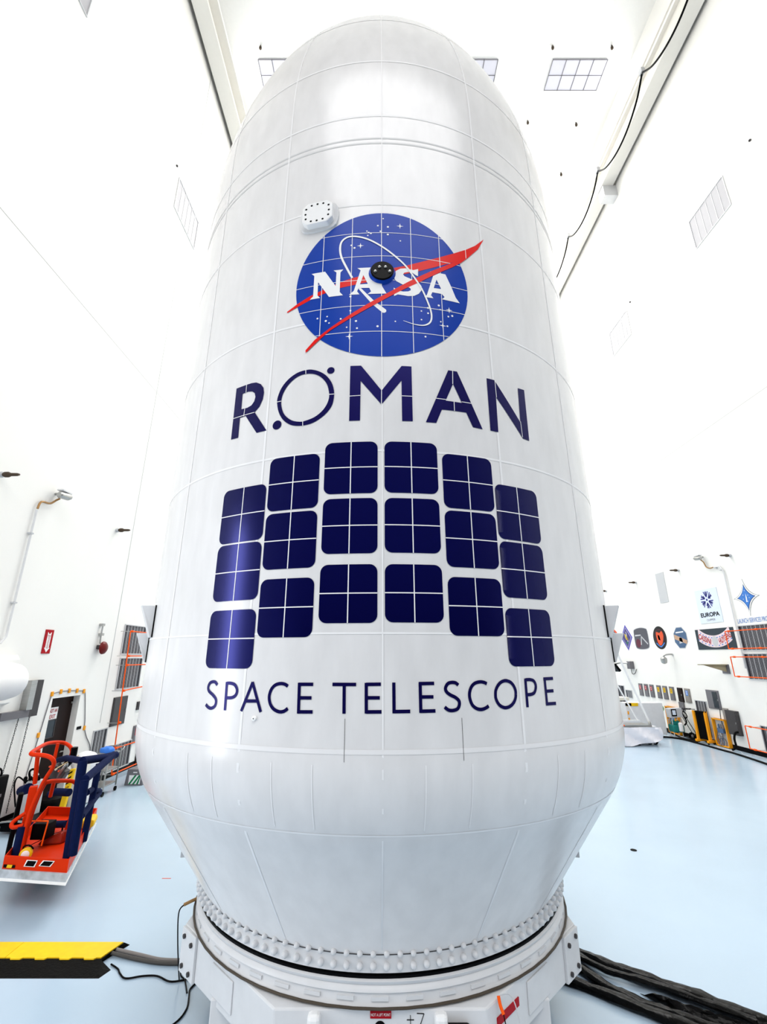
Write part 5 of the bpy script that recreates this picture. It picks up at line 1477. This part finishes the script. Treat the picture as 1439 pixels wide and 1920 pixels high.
t = thing('white_cabinet', 'white upright cabinet with a yellow and black label behind the mast rig', 'cabinet', (10.3, 20.0, 0))
MB().box(10.0, 11.5, 19.9, 20.4, 0.1, 1.28).build('cabinet_body', WPAINT, t, bevel=0.015)
MB().box(10.02, 10.5, 19.88, 19.9, 1.16, 1.28).build('yellow_label', YEL, t)
MB().box(9.98, 10.22, 19.87, 19.88, 1.17, 1.27).build('black_label', BLACK, t)
m = MB()
for z in (0.35, 0.6, 0.85):
    m.box(10.03, 10.08, 19.88, 19.9, z, z + 0.12)
m.build('amber_marks', YORANGE, t)
t = thing('grey_double_door_locker', 'tan grey double door locker with pale top seen under the braces', 'locker', (9.9, 20.9, 0))
MB().box(9.3, 10.3, 20.8, 21.3, 0.02, 1.30).build('locker_body', mat('taupe steel', (0.30, 0.28, 0.24), 0.5), t, bevel=0.01)
MB().box(9.25, 10.6, 20.7, 21.3, 1.30, 1.42).build('pale_top', CREAM, t, bevel=0.01)
MB().box(9.79, 9.81, 20.79, 20.8, 0.06, 1.28).build('door_gap', BLACK, t)
MB().tube([(9.75, 20.78, 1.2), (9.72, 20.75, 0.9), (9.76, 20.77, 0.6)], 0.02).build('handle', BLACK, t)
struct(MB().box(XR - 0.03, XR, 24.35, 25.3, 0.15, 0.55).build('trim_4', BLACK))

t = thing('pump_cart', 'teal pump cart with grey control box, screen and gas bottle', 'pump cart', (11.9, 19.9, 0))
m = MB()
for dx in (-0.17, 0.17):
    m.tube([(11.83 + dx, 19.7, 0.02), (11.83 + dx, 19.7, 0.68), (11.83 + dx, 19.95, 0.68), (11.83 + dx, 19.95, 0.02)], 0.014, smooth=False)
m.build('frame_tubes', WPAINT, t, smooth=True)
MB().box(11.62, 12.06, 19.6, 20.0, 0.22, 0.50).build('pump_body', TEAL, t, bevel=0.05)
MB().lathe([(0.14, 0), (0.16, 0.04), (0.16, 0.1), (0.12, 0.14)], Matrix.Translation((11.83, 19.8, 0.50)), 18).build('pump_head', TEAL, t, smooth=True)
MB().lathe([(0.075, 0.28), (0.08, 0.3), (0.08, 0.56), (0.04, 0.6)], Matrix.Translation((11.86, 19.52, 0)), 18).build('white_canister', WHITE, t, smooth=True)
bx = MB().boxm(Matrix.Translation((11.80, 19.7, 0.94)) @ Matrix.Rotation(-0.06, 4, 'Y'), 0.50, 0.28, 0.34).build('control_box', LGREY, t, bevel=0.015)
MB().box(11.60, 11.80, 19.54, 19.56, 0.82, 1.08).build('screen_bezel', BLACK, bx)
MB().box(11.63, 11.76, 19.53, 19.54, 0.87, 1.04).build('screen', SKY, bx)
MB().lathe([(0.03, 0), (0.035, 0.05), (0.02, 0.1)], Matrix.Translation((11.75, 19.62, 0.64)), 10).build('orange_valve', YORANGE, t, smooth=True)
MB().tube([(12.02, 19.6, 1.0), (12.08, 19.55, 0.8), (12.1, 19.5, 0.62), (12.0, 19.5, 0.5)], 0.028).build('black_hose', BLACK, t, smooth=True)
t = thing('hand_truck', 'thin black hand truck with rubber wheels beside the pump cart', 'hand truck', (12.1, 19.4, 0))
for dy in (-0.12, 0.12):
    MB().tube([(12.28, 19.35 + dy, 0.12), (12.10, 19.7 + dy, 0.98), (12.16, 19.4 + dy, 1.1), (12.26, 19.2 + dy, 1.12)], 0.013).build('frame_rail', BLACK, t, smooth=True)
MB().tube([(12.02, 19.62, 0.9), (12.1, 19.55, 1.0), (12.16, 19.5, 0.84), (12.12, 19.5, 0.76), (12.06, 19.55, 0.82)], 0.02).build('hose_loop', BLACK, t, smooth=True)
for dy in (-0.16, 0.16):
    M = Matrix.Translation((12.25, 19.4 + dy, 0.12)) @ Matrix.Rotation(PI / 2, 4, 'X')
    wv = MB().lathe([(0.09, -0.03), (0.12, -0.025), (0.12, 0.025), (0.09, 0.03)], M, 22).build('tyre', RUBBER, t, smooth=True)
    MB().lathe([(0.05, -0.035), (0.05, 0.035)], M, 16).build('hub', LGREY, wv)
MB().box(12.0, 12.3, 19.2, 19.7, 0.06, 0.08).build('toe_plate', BLACK, t)

t = thing('amber_cart', 'amber yellow upright cart with two posts and a black centre panel', 'cart', (12.15, 18.5, 0))
for x, y in ((11.98, 18.75), (12.16, 18.38)):
    MB().bar((x, y, 0.1), (x, y, 1.12), 0.09).build('post', YORANGE, t, bevel=0.008)
m = MB()
m.bar((11.98, 18.8, 1.10), (12.16, 18.33, 1.10), 0.05)
m.build('top_bar', BLACK, t)
MB().hexa([(11.99, 18.72, 0.15), (12.15, 18.42, 0.15), (12.18, 18.44, 0.15), (12.02, 18.74, 0.15), (11.99, 18.72, 1.08), (12.15, 18.42, 1.08), (12.18, 18.44, 1.08), (12.02, 18.74, 1.08)]).build('black_panel', BLACK, t)
MB().bar((11.85, 18.72, 0.1), (12.3, 18.82, 0.1), 0.08).build('foot_bar', YORANGE, t, bevel=0.008)
MB().bar((12.0, 18.3, 0.1), (12.33, 18.4, 0.1), 0.08).build('foot_bar', YORANGE, t, bevel=0.008)
for x, y in ((11.87, 18.72), (12.28, 18.8), (12.02, 18.3), (12.3, 18.4)):
    MB().lathe([(0.035, -0.012), (0.035, 0.012)], Matrix.Translation((x, y, 0.036)) @ Matrix.Rotation(PI / 2, 4, 'X'), 12).build('caster', RUBBER, t)

def hose_rack(y0, y1, z0, z1, label, mats):
    X = XR - 0.13
    t = thing('wall_hose_rack', label, 'rack', (X, (y0 + y1) / 2, 0))
    m = MB()
    m.box(X, XR - 0.02, y0, y0 + 0.04, z0, z1)
    m.box(X, XR - 0.02, y1 - 0.04, y1, z0, z1)
    m.box(X, XR - 0.02, y0, y1, z1 - 0.04, z1)
    m.box(X, XR - 0.02, y0, y1, z0, z0 + 0.03)
    m.build('amber_frame', YORANGE, t, bevel=0.006)
    MB().box(XR - 0.03, XR - 0.02, y0 + 0.06, y1 - 0.06, z0 + 0.03, z1 - 0.06).build('back_panel', mats[0], t)
    rnd = random.Random(int(y0 * 10))
    for k in range(5):
        yc = y0 + 0.15 + (y1 - y0 - 0.3) * rnd.random()
        zc = z0 + 0.12 + (z1 - z0) * 0.45 * rnd.random()
        r = 0.07 + 0.06 * rnd.random()
        MB().tube([(XR - 0.06 - 0.02 * k, yc + r * math.cos(q), zc + r * 1.3 * math.sin(q)) for q in [2 * PI * j / 12 for j in range(12)]], 0.012, n=6, smooth=False, closed=True).build('coiled_hose', mats[1 + k % 3], t, smooth=True)
    MB().box(XR - 0.14, XR - 0.04, y0 + 0.15, y0 + 0.45, z0 + 0.45, z0 + 0.6).build('tray', mats[3], t)
    for k in range(3):
        MB().lathe([(0.03, 0), (0.035, 0.1), (0.015, 0.14)], Matrix.Translation((XR - 0.09, y0 + 0.2 + 0.1 * k, z0 + 0.6)), 10).build('bottle', mats[1 + k], t, smooth=True)
    return t


hose_rack(20.28, 21.05, 0.02, 1.06, 'amber framed rack filled with hoses left of the pump cart', (SLT, CABLEG, LGREY, STB))
hose_rack(17.55, 18.22, 0.02, 0.93, 'amber framed rack filled with clear hoses right of amber cart', (LGREY, CABLEG, GREY, STB))

t = tag(MB().tube([(10.1, 19.9, 0.03), (11.33, 19.85, 0.03), (11.72, 19.35, 0.03), (11.75, 18.6, 0.03), (11.76, 18.0, 0.03), (11.74, 17.2, 0.03), (11.74, 16.66, 0.03), (11.62, 15.6, 0.03), (11.5, 14.9, 0.03), (11.2, 13.5, 0.03)], 0.03).build('floor_hose', RUBBER, smooth=True), 'long thick black hose running along the floor by the right wall', 'hose')
tag(MB().tube([(12.15, 21.6, 0.03), (12.25, 21.3, 0.03), (12.12, 20.5, 0.03), (11.95, 19.9, 0.03), (11.85, 19.3, 0.035), (11.95, 18.95, 0.03), (12.08, 18.9, 0.03), (12.05, 19.1, 0.03), (11.88, 19.2, 0.04), (11.82, 19.0, 0.05), (11.95, 18.75, 0.05)], 0.025).build('floor_hose', RUBBER, smooth=True), 'black hose coiled on the floor in front of the amber cart', 'hose')
tag(MB().tube([(12.14, 16.9, 0.012), (12.0, 16.6, 0.01), (12.12, 16.4, 0.01), (12.25, 16.5, 0.01), (12.2, 16.2, 0.01), (12.1, 15.8, 0.01), (12.0, 15.3, 0.01)], 0.01).build('floor_wire', LGREY, smooth=True), 'thin pale wire loosely looped by the right baseboard', 'wire')
t = thing('green_round_sign', 'small green and dark round sign on the right wall by the white cabinet', 'sign', (XR, 21.4, 0.8))
MB().lathe([(0.1, 0), (0.1, 0.008)], wallM('right', 21.42, 0.92), 20).build('disc', mat('sage', (0.25, 0.42, 0.2), 0.5), t)
MB().lathe([(0.05, 0.008), (0.05, 0.012)], wallM('right', 21.42, 0.92), 16).build('centre', DGREY, t)
